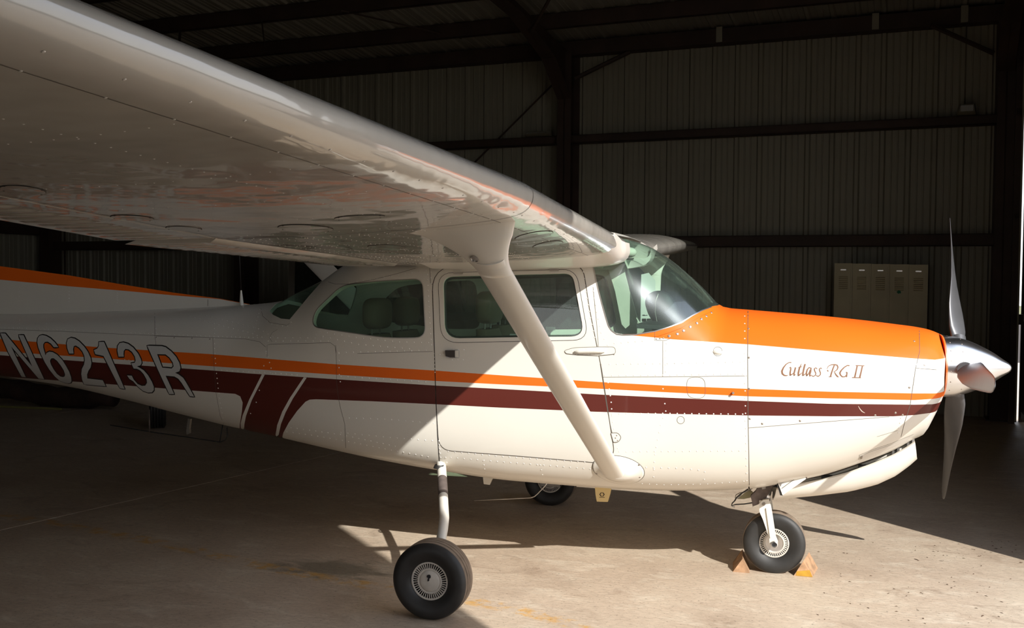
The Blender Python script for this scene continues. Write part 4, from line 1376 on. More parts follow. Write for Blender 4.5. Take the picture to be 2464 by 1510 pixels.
chord_seam(YK, .006, .73, .0035)
up = [wingP(YK, x, False) for x in (.06, .045, .032, .022, .014, .008, .004, .0015, .0004)] + [wingP(YK, x) for x in (.0004, .0015, .004, .008)]
un = []
for i in range(len(up)):
    t = up[min(i + 1, len(up) - 1)] - up[max(i - 1, 0)]; n_ = np.cross(t, [0, 1.0, 0]); n_ /= np.linalg.norm(n_)
    un.append(n_ if n_[0] > -.2 and n_ @ (up[i] - wingP(YK, .1)) >= 0 else -n_)
ribbon('panel_seam', [p + n_ * .001 for p, n_ in zip(up, un)], un, .0035, DARKHOLE, wing_near)
chord_seam(.90, .006, .70, .002)
hs_l = [(s_, .085) for s_ in np.linspace(.62, 5.2, 60)]
ribbon('panel_seam', [w_pt(h, .0006) for h in hs_l], [w_n(h) for h in hs_l], .0018, SEAM, wing_near)
hs_l = [(s_, .72) for s_ in np.linspace(.62, 5.2, 60)]
ribbon('panel_seam', [w_pt(h, .0006) for h in hs_l], [w_n(h) for h in hs_l], .0025, SEAM, wing_near)
# riveting on the underside
wrow((.66, .255), (2.5, .255), .034); wrow((.66, .275), (2.5, .275), .034)
wrow((2.6, .255), (5.2, .255), .045, .0024)
for x_ in (.34, .40, .47, .54, .60, .66, .70): wrow((.66, x_), (2.5, x_), .046, .0026)
for s_ in (.72, 1.02, 1.36, 1.72, 2.1, 2.46): wrow((s_, .10), (s_, .70), .036, .0026)
for s_ in (2.62, 3.0, 3.4, 3.8, 4.3, 4.8): wrow((s_, .10), (s_, .70), .05, .0022)
wrow((.63, .03), (2.5, .03), .16, .0035); wrow((2.6, .03), (5.2, .03), .16, .0035)
wrow((.66, .085), (5.2, .085), .17, .0032)
for k_, s_ in enumerate(np.linspace(.70, 2.45, 30)):
    h = (s_, .93); p = wingP(*h) + np.array([0, 0, -.012]); add_rivet('dark_dots', p, np.array([0, 0, -1.0]), .004, .5)
# access panels: raised oval plates with rims
for (cx_, cy_, rx, ry, ang) in ((318, 523, 52, 6, .06), (442, 549, 43, 5, .05), (735, 548, 66, 8, .04), (1285, 566, 46, 8, -.17), (1318, 588, 36, 7, -.17), (55, 456, 55, 10, .1), (930, 593, 45, 5, .02), (865, 522, 60, 5, -.05)):
    el = [(cx_ + rx * math.cos(k * PI / 16) * math.cos(ang) - ry * math.sin(k * PI / 16) * math.sin(ang), cy_ + rx * math.cos(k * PI / 16) * math.sin(ang) + ry * math.sin(k * PI / 16) * math.cos(ang)) for k in range(32)]
    hs = [whit(*p) for p in el]; hc = whit(cx_, cy_)
    pts = [w_pt(h, .0022) for h in hs] + [w_pt(hc, .0022)]; nn_ = [w_n(h) for h in hs] + [w_n(hc)]
    ff = [(i, (i + 1) % 32, 32) for i in range(32)]
    fn = np.cross(pts[1] - pts[0], pts[32] - pts[0]); ff = ff if fn @ nn_[0] > 0 else [f[::-1] for f in ff]
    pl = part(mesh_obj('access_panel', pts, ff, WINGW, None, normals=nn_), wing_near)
    ribbon('panel_edge', [w_pt(h, .0012) for h in hs], [w_n(h) for h in hs], .004, SEAM, pl, closed=True)
    for k in (3, 13, 19, 29): add_rivet('dark_dots', w_pt(hs[k], .0028), w_n(hs[k]), .003, .4)

# ------------------------------------------------------------------ wing struts


def lens(c, ax, ch, th, nrm, n=28, le=.35):
    """streamline section: chord along ax, thickness along nrm"""
    r = []
    for k in range(n):
        a = 2 * PI * k / n; x = math.cos(a) * .5; yv = math.sin(a) * .5 * (1 - .35 * max(0, -math.cos(a))) if True else 0
        r.append(np.array(c) + np.array(ax) * x * ch + np.array(nrm) * yv * th)
    return r


for sd in (-1, 1):
    lo = at_y(1476, 1140, -.58); hi_ = at_y(1186, 645, -2.30); top_ = hi_ + (hi_ - lo) * .12
    S_ = np.array([1, sd * -1, 1])
    lo, hi2 = lo * S_, hi_ * S_
    dirv = hi2 - lo; dirv /= np.linalg.norm(dirv); ax = np.array([1.0, 0, 0]) - dirv * dirv[0]; ax /= np.linalg.norm(ax); nr = np.cross(dirv, ax)
    st = empty('wing_strut', (0, 0, 0)); part(st); st.matrix_parent_inverse = plane_inv
    loft([lens(lo, ax, .118, .05, nr), lens(lo + (hi2 - lo) * .5, ax, .130, .055, nr), lens(hi2 + (hi2 - lo) * .03, ax, .132, .055, nr)], 'strut_tube', WHITE, st)
    # upper cuff flaring into the wing skin
    secs = []
    y1 = 2.44
    for t in np.linspace(0, 1, 12):
        s_ = 2.27 + (y1 - 2.27) * t
        c_ = lo + (hi2 - lo) * ((s_ - .58) / (2.30 - .58))
        fl = t ** 2.6
        x_f = c_[0] + .066 + (.085) * fl; x_b = c_[0] - .066 - .28 * fl
        zc_ = c_[2] * (1 - fl) + fl * (wingP(s_, wing_xc(s_, c_[0]))[2] + .004)
        sec = []
        for k in range(32):
            a = 2 * PI * k / 32; ca_, sa_ = math.cos(a), math.sin(a)
            xm_, hx = (x_f + x_b) / 2, (x_f - x_b) / 2
            x = xm_ + hx * ca_; tail = 1 - .5 * max(0, -ca_)
            yy = s_ + sa_ * (.030 + .02 * fl) * tail
            z = zc_ + (0 if t < 1 else 0) - sa_ * .018 * (1 - fl)
            if t > .9: z = wingP(yy, wing_xc(yy, x))[2] + .003
            sec.append(np.array([x, sd * yy, z]))
        secs.append(sec)
    loft(secs, 'strut_cuff', WHITE, st, angle=70)
    # lower cuff: shallow dome on the fuselage
    if sd == -1:
        g_ = MB(); rings = []
        oc = (1488, 1127)
        for rr, hh in ((1.0, .0005), (.985, .006), (.93, .007), (.84, .010), (.70, .018), (.54, .032), (.40, .042), (.2, .046)):
            ring = []
            for k in range(40):
                a = 2 * PI * k / 40; px_ = oc[0] - 6 * (1 - rr) + 62 * rr * math.cos(a) + 4 * rr * math.sin(a); py = oc[1] + 2 + 33 * rr * math.sin(a) + 6 * rr * math.cos(a)
                ring.append(surf_pt(hit(px_, py), hh))
            rings.append(ring)
        near_rings = rings
    rr_ = [[np.array([p[0], p[1] * -sd, p[2]]) for p in ring] for ring in near_rings]
    loft(rr_, 'lower_cuff', WHITE, st, angle=80)
    if sd == -1:
        pc = at_y(1142, 622, -2.3765)
        nrm = np.array([-.21, -.638, -.741]); nrm /= np.linalg.norm(nrm)
        rim_px = [(oc[0] + 62.5 * math.cos(a) + 4 * math.sin(a), oc[1] + 2 + 33.5 * math.sin(a) + 6 * math.cos(a)) for a in np.linspace(0, 2 * PI, 49)[:-1]]
        seam(rim_px, .0035, step=5, closed=True, parent=st, off=.0012, name='cuff_edge')
        g_ = MB(); t1 = np.cross(nrm, [0, 0, 1.0]); t1 /= np.linalg.norm(t1); t2 = np.cross(nrm, t1)
        rings = []
        for r_, h_ in ((.0165, 0.0), (.0175, .004), (.0145, .005), (.0135, .001), (.0, .003)):
            rings.append([pc + nrm * h_ + (t1 * math.cos(a) + t2 * math.sin(a)) * (r_ + .0001) for a in np.linspace(0, 2 * PI, 21)[:-1]])
        loft(rings, 'inspection_plug', ALU, st, cap=False)
        seam_c = []

for (uu, vv_) in ((1436, 1137), (1538, 1116), (1539, 1145)):
    h = hit(uu, vv_); add_rivet('dark_screws', surf_pt(h, .008), bodyN(*h), .0055, .6)


# ------------------------------------------------------------------ wheels
def wheel(name, c, R, wid, hubR, slots, sd, capR, capped=True):
    w = empty('landing_wheel', c); part(w); w.matrix_parent_inverse = plane_inv
    h = wid / 2
    g_ = MB()
    side = [(-h * .62, hubR), (-h * .80, hubR + .012), (-h * .96, R * .70), (-h, R * .80), (-h * .93, R * .90), (-h * .78, R * .960), (-h * .70, R * .978)]
    g_.lathe([(-h * .3, hubR * .9)] + side, (0, 0, 0), 'y', 64)
    g_.lathe([(-x, r) for x, r in reversed([(-h * .3, hubR * .9)] + side)], (0, 0, 0), 'y', 64)
    o = g_.build('tyre', BLACKR, w, smooth=True, angle=50, fix=False)
    g_ = MB(); pr = [(-h * .70, R * .978)]
    for k in range(4):
        a = -h * .70 + k * (h * 1.4) / 4; b_ = a + h * 1.4 / 4
        pr += [(a + .002, R * (.985 + .013 * (1 - abs(k - 1.5) / 2))), (b_ - .004, R * (.985 + .013 * (1 - abs(k - 1.5) / 2)))]
        if k < 3: pr += [(b_ - .003, R * .962), (b_ - .0005, R * .962)]
    pr.append((h * .70, R * .978))
    g_.lathe(pr, (0, 0, 0), 'y', 72)
    g_.build('tread', TREAD, w, smooth=True, angle=20, fix=False)
    for s_ in (-1, 1):
        hub = MB(); hy = s_ * h * .62
        hub.lathe([(hy - s_ * .012, hubR * 1.02), (hy + s_ * .003, hubR), (hy + s_ * .004, hubR * .93), (hy, hubR * .91)], (0, 0, 0), 'y', 48)
        hub.lathe([(hy, capR * 1.16), (hy + s_ * .003, capR * 1.12), (hy + s_ * .003, capR), (hy - s_ * .004, capR * .9)], (0, 0, 0), 'y', 48)
        if s_ * sd > 0 or True:
            for k in range(slots):
                a = 2 * PI * k / slots; da = PI / slots * (.34 if capped else .5)
                vv = []
                for (rr, dd) in ((capR * 1.14, da * 1.15), (hubR * .92, da * .9)):
                    for q in (-1, 1):
                        for y_ in (hy + s_ * .002, hy - s_ * .006):
                            vv.append((rr * math.cos(a + q * dd), y_, rr * math.sin(a + q * dd)))
                hub.add(vv, [(0, 2, 6, 4), (1, 5, 7, 3), (0, 4, 5, 1), (2, 3, 7, 6)])
        hb = hub.build('hub', HUBW, w, fix=True)
        MB().lathe([(hy - s_ * .014, hubR), (hy - s_ * .0141, .0)], (0, 0, 0), 'y', 32).build('hub_recess', DARKHOLE, w)
        if capped and s_ == sd:
            cp = MB().lathe([(hy - s_ * .003, capR), (hy + s_ * .002, capR * .96), (hy + s_ * .006, capR * .8), (hy + s_ * .008, capR * .4), (hy + s_ * .0085, .0)], (0, 0, 0), 'y', 40).build('hub_cap', HUBW, w, smooth=True)
            pts = [(-.010, .030), (-.004, .034), (.004, .034), (.009, .028), (.008, .018), (.002, .016), (.001, .004), (-.005, .000), (-.008, .006), (-.004, .018), (-.012, .022)]
            MB().prism([(x, hy + s_ * .009, z) for x, z in pts], (0, s_ * .002, 0)).build('cap_mark', DARKHOLE, w)
        elif not capped:
            MB().lathe([(hy - s_ * .002, capR), (hy - s_ * .004, capR * .5), (hy - s_ * .004, 0)], (0, 0, 0), 'y', 32).build('hub_plate', ALU, w)
        else:
            MB().lathe([(hy, capR), (hy + s_ * .02, capR * .9), (hy + s_ * .03, .0)], (0, 0, 0), 'y', 24).build('brake_disc', STEEL, w)
    return w


XM = -1.615
RM = .192; RN = .176
w1 = wheel('main', (XM, -1.275, RM - .004), RM, .155, .094, 44, -1, .055)
w2 = wheel('main', (XM, 1.275, RM - .004), RM, .155, .094, 44, 1, .055)
w2_b = MB().box((XM - .05, 1.13, .16), (XM + .10, 1.19, .28)).build('brake_caliper', STEEL); part(w2_b)
nc = at_y(1862.5, 1309, -.075)
w3 = wheel('nose', (nc[0], 0, RN - .004), RN, .125, .083, 40, -1, .052, capped=False)

# ------------------------------------------------------------------ main gear legs
for sd in (-1, 1):
    P_ = []
    for (u, v, y) in ((1061, 1105, -.42), (1063, 1130, -.47), (1067, 1200, -.75), (1069, 1245, -.98), (1066, 1272, -1.08), (1060, 1306, -1.16)):
        p = at_y(u, v, y); P_.append((p[0], p[1] * -sd, p[2]))
    P_.append((XM + .0, 1.19 * sd, .21)); 
    lg = part(MB().tube(P_, [.027, .027, .026, .026, .026, .025, .023], 16).build('gear_leg', WHITE, None, smooth=True, angle=60))
    a = np.array(P_[1]); b_ = np.array(P_[2]); q = [a + (b_ - a) * t for t in (.32, .6, .9)]
    part(MB().tube([tuple(x) for x in q], .0272, 16, cap=True).build('bare_metal_patch', GREYMETAL, None, smooth=True, angle=60), lg)
    h = hit(1062, 1118); pp = surf_pt(h)
    g_ = MB().lathe([(0, .036), (.006, .034), (.02, .028)], (0, 0, 0), 'z', 20, flip=True)
    c0 = part(g_.build('leg_grommet', BLACKR, None, smooth=True)); c0.location = (pp[0], pp[1] * -sd + sd * .03, pp[2] - .012)

# ------------------------------------------------------------------ nose gear
ng = empty('nose_gear', (0, 0, 0)); part(ng); ng.matrix_parent_inverse = plane_inv


def pxpoly(pts, y): return [tuple(at_y(u, v, y)) for u, v in pts]


fork_px = [(1826, 1212), (1836, 1202), (1850, 1200), (1855, 1216), (1858, 1232), (1867, 1291), (1872, 1303), (1871, 1313), (1863, 1318), (1855, 1315), (1852, 1308), (1851, 1294), (1836, 1250), (1828, 1232)]
fk = part(MB().prism(pxpoly(fork_px, -.098), (0, .022, 0)).build('fork', WHITE), ng)
part(MB().prism([(x, .076, z) for x, y, z in pxpoly(fork_px, -.098)], (0, .022, 0)).build('fork', WHITE), ng)
p = at_y(1840, 1213, -.09); tp2 = at_y(1848, 1175, 0)
part(MB().box((p[0] - .03, -.09, p[2] - .02), (p[0] + .03, .09, p[2] + .02)).build('fork_crown', WHITE), ng)
part(MB().tube([(p[0], 0, p[2]), (p[0] + .035, 0, p[2] + .24)], .028, 16).build('oleo_strut', ALU, None, smooth=True, angle=60), ng)
part(MB().tube([(p[0] + .018, 0, p[2] + .1), (p[0] + .04, 0, p[2] + .30)], .040, 16).build('oleo_cylinder', WHITE, None, smooth=True, angle=60), ng)
rib_px = [(1843, 1222), (1848, 1222), (1858, 1292), (1853, 1294)]
part(MB().prism(pxpoly(rib_px, -.106), (0, .01, 0)).build('fork_rib', WHITE), ng)
pc = at_y(1863, 1309, -.105)
part(MB().lathe([(0.0, .020), (-.008, .020), (-.010, .016), (-.004, .013), (.004, .009), (.012, .0)], tuple(pc), 'y', 28).build('axle_nut', ALU, None, smooth=True, angle=40), ng)
part(MB().lathe([(-.005, .009), (-.004, .0)], tuple(pc), 'y', 16).build('axle_bore', DARKHOLE), ng)
p = at_y(1838, 1212, -.101)
part(MB().lathe([(0, .009), (-.006, .008), (-.007, .0)], tuple(p), 'y', 14).build('pivot_bolt', SCREW), ng)
sc_px = [(1806, 1193), (1809, 1205), (1811, 1218), (1824, 1213), (1840, 1202), (1849, 1188), (1857, 1173), (1862, 1163), (1868, 1152), (1848, 1158), (1828, 1163), (1824, 1172), (1818, 1182)]
part(MB().prism(pxpoly(sc_px, -.07), (0, .05, 0)).build('steering_collar', GREYMETAL), ng)
part(MB().prism(pxpoly([(1832, 1168), (1842, 1166), (1843, 1174), (1834, 1176)], -.075), (0, -.01, 0)).build('collar_bolt', STEEL), ng)
well_px = [(1800, 1176), (1828, 1160), (1868, 1150), (1872, 1160), (1870, 1172), (1862, 1170), (1850, 1166), (1826, 1172)]
part(MB().prism(pxpoly(well_px, -.02), (0, .16, 0)).build('gear_bay_edge', BLACKR), ng)


def wire(pts, y, r, m_, name, parent, y2=None):
    P_ = [tuple(at_y(u, v, y + ((y2 - y) * i / (len(pts) - 1) if y2 is not None else 0))) for i, (u, v) in enumerate(pts)]
    return part(MB().tube(P_, r, 7).build(name, m_, None, smooth=True), parent)


wire([(1800, 1176), (1782, 1188), (1772, 1197), (1768, 1204)], -.05, .004, BLACKR, 'brake_hose', ng)
wire([(1812, 1173), (1795, 1183), (1780, 1185), (1771, 1190), (1769, 1197), (1776, 1199), (1784, 1188)], -.03, .003, STEEL, 'brake_hose', ng)
wire([(1768, 1204), (1762, 1210), (1760, 1216), (1770, 1213), (1790, 1212), (1810, 1209)], -.05, .0035, BLACKR, 'brake_hose', ng)
wire([(1760, 1214), (1763, 1218), (1768, 1219)], -.05, .003, STEEL, 'brake_hose', ng)
part(MB().prism(pxpoly([(1775, 1200), (1803, 1176), (1812, 1184), (1808, 1196), (1790, 1200)], .02), (0, .01, 0)).build('steering_link', mat('olive_plate', (.35, .33, .2), .6)), ng)
# small aft gear door, hanging open
dr_px = [(1869, 1153), (1937, 1132), (1939, 1152), (1883, 1191)]
gd = part(MB().prism(pxpoly(dr_px, -.30), (0, .012, 0)).build('nose_gear_door', WHITE), None)
part(MB().prism(pxpoly([(1866, 1152), (1870, 1152), (1884, 1192), (1877, 1191)], -.295), (0, .05, 0)).build('door_edge', BLACKR), gd)
part(MB().prism(pxpoly([(1936, 1131), (1941, 1131), (1942, 1151), (1938, 1152)], -.298), (0, .05, 0)).build('door_edge', GREYMETAL), gd)
chip = pxpoly([(1877, 1154), (1893, 1150), (1899, 1152), (1890, 1157), (1882, 1162), (1878, 1170), (1874, 1160)], -.3025)
part(MB().prism(chip, (0, .002, 0)).build('paint_chip', ALU), gd)
wire([(1882, 1174), (1905, 1157), (1925, 1144)], -.3035, .0012, SEAM, 'door_crease', gd)
# long forward gear door: a curved shell hanging below the cowling
top_e = [(1868, 1178), (1915, 1167), (1970, 1157), (2040, 1139), (2100, 1117), (2150, 1096), (2180, 1079), (2202, 1064)]
bot_e = [(1858, 1200), (1915, 1195), (1970, 1190), (2045, 1181), (2110, 1165), (2155, 1144), (2188, 1120), (2207, 1103)]
vv = []; NS = 24; NT = 10
tl = []; bl = []


def interp(pl, t):
    t = t * (len(pl) - 1); i = min(int(t), len(pl) - 2); f = t - i
    return (pl[i][0] + (pl[i + 1][0] - pl[i][0]) * f, pl[i][1] + (pl[i + 1][1] - pl[i][1]) * f)


for th in (0, 1):
    for i in range(NS + 1):
        a = at_y(*interp(top_e, i / NS), -.19); b_ = at_y(*interp(bot_e, i / NS), -.06)
        for j in range(NT + 1):
            t = j / NT; ang = t * PI / 2
            y = -.19 + .13 * (1 - math.cos(ang)); z = a[2] + (b_[2] - a[2]) * math.sin(ang); x = a[0] + (b_[0] - a[0]) * t
            if th: y += .012; z += .006
            vv.append((x, y, z))
        for j in range(1, 5):
            t = j / 4
            p_ = np.array(vv[-1 if j == 1 else -1]); vv.append((vv[-1][0], -.06 + (.0 if not th else 0) + .21 * t * 1.0, vv[-1][2] + (.004 if j else 0)))
n = NT + 5; ff = []
base2 = (NS + 1) * n
for i in range(NS):
    for j in range(n - 1):
        q = (i * n + j, (i + 1) * n + j, (i + 1) * n + j + 1, i * n + j + 1)
        ff.append(q); ff.append(tuple(base2 + k for k in q[::-1]))
    for j in (0, n - 1):
        ff.append((i * n + j, (i + 1) * n + j, base2 + (i + 1) * n + j, base2 + i * n + j))
for i in (0, NS):
    for j in range(n - 1): ff.append((i * n + j, i * n + j + 1, base2 + i * n + j + 1, base2 + i * n + j))
lgd = part(MB().add(vv, ff).build('forward_gear_door', WHITE, None, smooth=True, angle=40))
for t in (.74, .93):
    q = interp(top_e, t); a = at_y(q[0], q[1], -.12)
    part(MB().box((a[0] - .02, -.13, a[2] - .02), (a[0] - .008, -.07, a[2] + .06)).box((a[0] + .006, -.13, a[2] - .02), (a[0] + .018, -.07, a[2] + .06)).build('door_hinge', ALU), lgd)
for q, w in (((1990, 1147), .03), ((2075, 1122), .02)):
    a = at_y(q[0], q[1], -.13); part(MB().box((a[0] - w, -.15, a[2] - .01), (a[0] + w, -.10, a[2] + .008)).build('door_stop', BLACKR), lgd)
# recessed cowl vent along the lower lip
vent = [(2066, 1112), (2070, 1096), (2100, 1084), (2145, 1069), (2196, 1046), (2180, 1062), (2140, 1080), (2100, 1099)]
decal('cowl_vent', vent, [], mat('vent_inner', (.66, .63, .58), .5), .0012, cowl)
seam([(2064, 1114), (2068, 1094), (2100, 1081), (2145, 1066), (2198, 1044)], .002, parent=cowl)
part(MB().prism([tuple(surf_pt(hit(u, v), .004)) for u, v in ((2070, 1097), (2075, 1095), (2074, 1101), (2070, 1103))], (0, .004, 0)).build('vent_pin', SCREW), cowl)
# lip under the cowling (dark gap above the door)
gap = [(1925, 1160), (1990, 1147), (2060, 1124), (2120, 1103), (2165, 1083), (2196, 1063)]
P_ = [tuple(at_y(u, v, -.10)) for u, v in gap]
part(MB().tube([(x, y, z + .004) for x, y, z in P_], [.006] * len(P_), 8).build('cowl_outlet_edge', WHITE), cowl)
inn = [(1945, 1164), (1990, 1150), (2040, 1131), (2120, 1097), (2160, 1078), (2190, 1064), (2200, 1068), (2150, 1100), (2100, 1122), (2040, 1144), (1970, 1162)]
part(MB().prism(pxpoly(inn, -.06), (0, .008, 0)).build('inner_skin', mat('inner_skin_grey', (.42, .42, .40), .5)), cowl)
# air intakes either side of the spinner
for sd in (-1, 1):
    g_ = MB(); ring = [(.868, sd * (.205 + .05 * math.cos(a)), 1.22 + .06 * math.sin(a)) for a in np.linspace(0, 2 * PI, 25)[:-1]]

# ------------------------------------------------------------------ spinner and propeller
ZS = at_y(2435, 885, 0)[2]
XS = at_y(2435, 885, 0)[0]
sp_px = [(2268, 806), (2300, 810), (2330, 819), (2360, 832), (2390, 848), (2412, 863), (2427, 873), (2433, 879)]
pr = []
for u, v in sp_px:
    q = at_y(u, v, 0); pr.append((q[0], abs(q[2] - ZS)))
X0 = pr[0][0]
prof = [(X0 - .004, .05), (X0 - .004, pr[0][1])] + pr + [(XS - .001, .006), (XS, 0)]
prop = empty('propeller', (0, 0, 0)); part(prop); prop.matrix_parent_inverse = plane_inv
# resample smoothly
f_ = pchip([(x, r) for x, r in pr] + [(XS, 0.0)])
xs_ = list(np.linspace(pr[0][0], XS - .03, 22)) + [XS - .02, XS - .012, XS - .006, XS - .002, XS]
prof = [(X0 - .004, .04)] + [(x, f_(x)) for x in xs_]
spn = part(MB().lathe([(x, r) for x, r in prof], (0, 0, ZS), 'x', 72, flip=True).build('spinner', CHROME, None, smooth=True, angle=50), prop)
part(MB().lathe([(X0 - .012, .0), (X0 - .012, pr[0][1] + .004), (X0 - .004, pr[0][1] + .004), (X0 - .004, 0)], (0, 0, ZS), 'x', 48).build('spinner_backplate', ALU), prop)
for xo in (.03, .105):
    for k in range(18):
        a = 2 * PI * k / 18 + .1; x = X0 + xo * .8; r = f_(x); add_rivet('spinner_screws', np.array([x, r * math.cos(a), ZS + r * math.sin(a)]), np.array([0.2, math.cos(a), math.sin(a)]), .0035, .6)
XP = at_y(2308, 880, 0)[0]
XP = .955
RP = .955
ROT = math.radians(0.5)
for kb in range(3):
    an = PI + ROT + 2 * PI * kb / 3     # y = cos, z = sin
    rad = np.array([0, math.cos(an), math.sin(an)]); tan = np.array([0, -math.sin(an), math.cos(an)]); axx = np.array([1.0, 0, 0])
    secs = []
    for t in [0, .04, .09, .15, .22, .3, .4, .5, .6, .7, .8, .88, .94, .975, .993, 1.0]:
        r = .10 + (RP - .10) * t
        c_ = np.interp(t, [0, .05, .15, .3, .5, .75, .9, .96, .985, 1.0], [.05, .07, .12, .14, .135, .105, .085, .07, .05, .012])
        th = np.interp(t, [0, .05, .15, .3, .6, 1.0], [.05, .05, .034, .022, .012, .005])
        be = math.radians(np.interp(t, [0, .1, .3, .5, .7, 1.0], [60, 54, 36, 20, 13, 8]))
        ch = tan * math.cos(be) * -1 + axx * math.sin(be); nr = np.cross(rad, ch)
        cc = np.array([XP, 0, ZS]) + rad * r + axx * (-.012 * t * t * 0)
        secs.append([cc + ch * c_ * .5 * math.cos(a) + nr * th * .5 * math.sin(a) for a in np.linspace(0, 2 * PI, 21)[:-1]])
    bl_ = loft(secs, 'propeller_blade', PROP, prop, angle=60)
    g_ = MB()
    part(MB().tube([tuple(np.array([XP, 0, ZS]) + rad * .07), tuple(np.array([XP, 0, ZS]) + rad * .178)], [.046, .040], 20).build('blade_root', PROP, None, smooth=True, angle=50), bl_)

# ------------------------------------------------------------------ small fittings
# upper hinge fairing
hf = round_poly([(1358, 843), (1380, 836), (1440, 834), (1480, 834), (1482, 851), (1440, 855), (1390, 853), (1362, 850)], [4, 8, 0, 8, 8, 0, 10, 4])
hg = empty('door_hinge_fairing', (0, 0, 0)); part(hg, None); hg.matrix_parent_inverse = plane_inv
decal('hinge_plate', hf, [], WHITE, .003, hg); seam(hf, .0022, closed=True, parent=hg, off=.0035, name='plate_edge')
P_ = [surf_pt(hit(u, v), .010) for u, v in ((1382, 846), (1395, 845.5), (1430, 844), (1450, 844), (1456, 844))]
part(MB().tube([tuple(p) for p in P_], [.004, .010, .012, .011, .004], 12).build('hinge_blister', WHITE, None, smooth=True), hg)
for (uu, vv_) in ((1377, 843), (1394, 841), (1412, 839), (1425, 839), (1432, 839), (1443, 839), (1455, 838), (1388, 852), (1404, 852), (1415, 852), (1422, 852), (1433, 851), (1444, 850), (1455, 849)):
    h = hit(uu, vv_); add_rivet('fuselage', surf_pt(h, .003), bodyN(*h), .003)
lh = round_poly([(1470, 1041), (1486, 1040), (1496, 1051), (1488, 1063), (1476, 1063)], [2, 6, 8, 6, 2])
decal('door_lower_hinge', lh, [], WHITE, .003, None); seam(lh, .003, closed=True, off=.0035, name='hinge_edge')
for (uu, vv_) in ((1484, 1047), (1481, 1053), (1486, 1059)):
    h = hit(uu, vv_); add_rivet('dark_screws', surf_pt(h, .003), bodyN(*h), .004, .5)
# door handle
hdl = [(1073, 842), (1096, 842), (1096, 859), (1085, 859), (1074, 856)]
hp = empty('door_handle', (0, 0, 0)); part(hp, doors[0])
decal('handle_recess', round_poly([(1073, 841), (1106, 841), (1106, 861), (1073, 860)], 4), [], ALU, .002, hp)
g_ = MB(); g_.prism([tuple(surf_pt(hit(u, v), .003)) for u, v in hdl], (0, -.012, 0)); part(g_.build('paddle', mat('handle_dark', (.06, .05, .045), .35, metal=.4)), hp)
part(MB().prism([tuple(surf_pt(hit(u, v), .004)) for u, v in ((1096, 843), (1104, 843), (1104, 859), (1096, 858))], (0, -.004, 0)).build('latch_plate', WHITE), hp)
# blisters on the forward fuselage
q = surf_pt(hit(1727, 847)); part(MB().ball(tuple(q), .022, 18, 10, (1.25, .6, .62)).build('static_blister', WHITE, None, smooth=True))
q = surf_pt(hit(1763, 944)); part(MB().tube([tuple(q), tuple(q + np.array([.004, -.022, .0]))], .006, 12).build('drain_pin', STEEL, None, smooth=True, angle=50))
# window hinges on the frame
for u in (1103, 1334):
    v = 657 if u < 1200 else 650
    part(MB().prism([tuple(surf_pt(hit(a, b_), .004)) for a, b_ in ((u - 11, v - 1.5), (u + 11, v - 2), (u + 11, v + 2), (u - 11, v + 2.5))], (0, -.003, 0)).build('window_hinge', ALU), doors[0])
# belly antenna, yellowed, with its maker's mark
ya = -.12
ant = empty('belly_antenna', (0, 0, 0)); part(ant); ant.matrix_parent_inverse = plane_inv
bl_px = [(1431, 1166), (1472, 1168), (1467, 1190), (1462, 1207), (1436, 1206), (1433, 1190)]
part(MB().prism(pxpoly(bl_px, ya), (0, .022, 0)).build('antenna_blade', YELLOWED), ant)
LOGO = mat('antenna_ink', (.05, .035, .02), .6)
for pl in ([(1442, 1189), (1445, 1185), (1448, 1183.5), (1448, 1185), (1446, 1187), (1444.5, 1189), (1446, 1191), (1448, 1193), (1448, 1194.5), (1445, 1193)],
           [(1455, 1189), (1452, 1185), (1449.5, 1183.5), (1449.5, 1185), (1451, 1187), (1452.5, 1189), (1451, 1191), (1449.5, 1193), (1449.5, 1194.5), (1452, 1193)],
           [(1442, 1195.4), (1455, 1195.6), (1455, 1196.6), (1442, 1196.4)]):
    part(MB().prism(pxpoly(pl, ya - .0012), (0, .001, 0)).build('antenna_mark', LOGO), ant)
# white fin and bent whip antenna under the belly, tail whip and step
part(MB().prism(pxpoly([(1161, 1138), (1192, 1142), (1183, 1155), (1178, 1166), (1164, 1164)], .1), (0, .015, 0)).build('belly_fin_antenna', WHITE))
wire([(1326, 1150), (1310, 1170), (1294, 1187), (1286, 1194), (1277, 1197), (1220, 1200), (1141, 1203)], .15, .0032, ALU, 'whip_antenna', None)
wt_ = empty('tail_whip_antenna', (0, 0, 0)); part(wt_); wt_.matrix_parent_inverse = plane_inv
wire([(265, 1022), (360, 1038), (470, 1054), (530, 1063), (542, 1058), (547, 1048), (546, 1028)], -.02, .0035, BLACKR, 'antenna_rod', wt_)
wire([(359, 985), (360, 1038)], -.02, .005, GREYMETAL, 'antenna_post', wt_)
wire([(536, 1022), (532, 1045), (529, 1062)], -.02, .004, BLACKR, 'antenna_post', wt_)
part(MB().prism(pxpoly([(452, 1006), (458, 1008), (455, 1030), (456, 1042), (449, 1045), (448, 1036)], -.05), (0, .02, 0)).build('tail_step', STEEL))
# roof antenna behind the cabin
an = empty('whip_antenna_mast', (0, 0, 0)); part(an); an.matrix_parent_inverse = plane_inv
p0 = at_y(582, 742, -.03); p1 = at_y(580, 698, -.03); p2 = at_y(576, 610, -.03); p3 = at_y(570, 480, -.03)
part(MB().tube([tuple(p0), tuple(p1)], [.017, .005], 14).build('antenna_cone', WHITE, None, smooth=True, angle=60), an)
part(MB().tube([tuple(p1), tuple(p2), tuple(p3)], [.004, .003, .002], 8).build('antenna_whip', BLACKP, None, smooth=True), an)
# drip lip under flap hinge line and cabin roof fairing handled by the wing itself

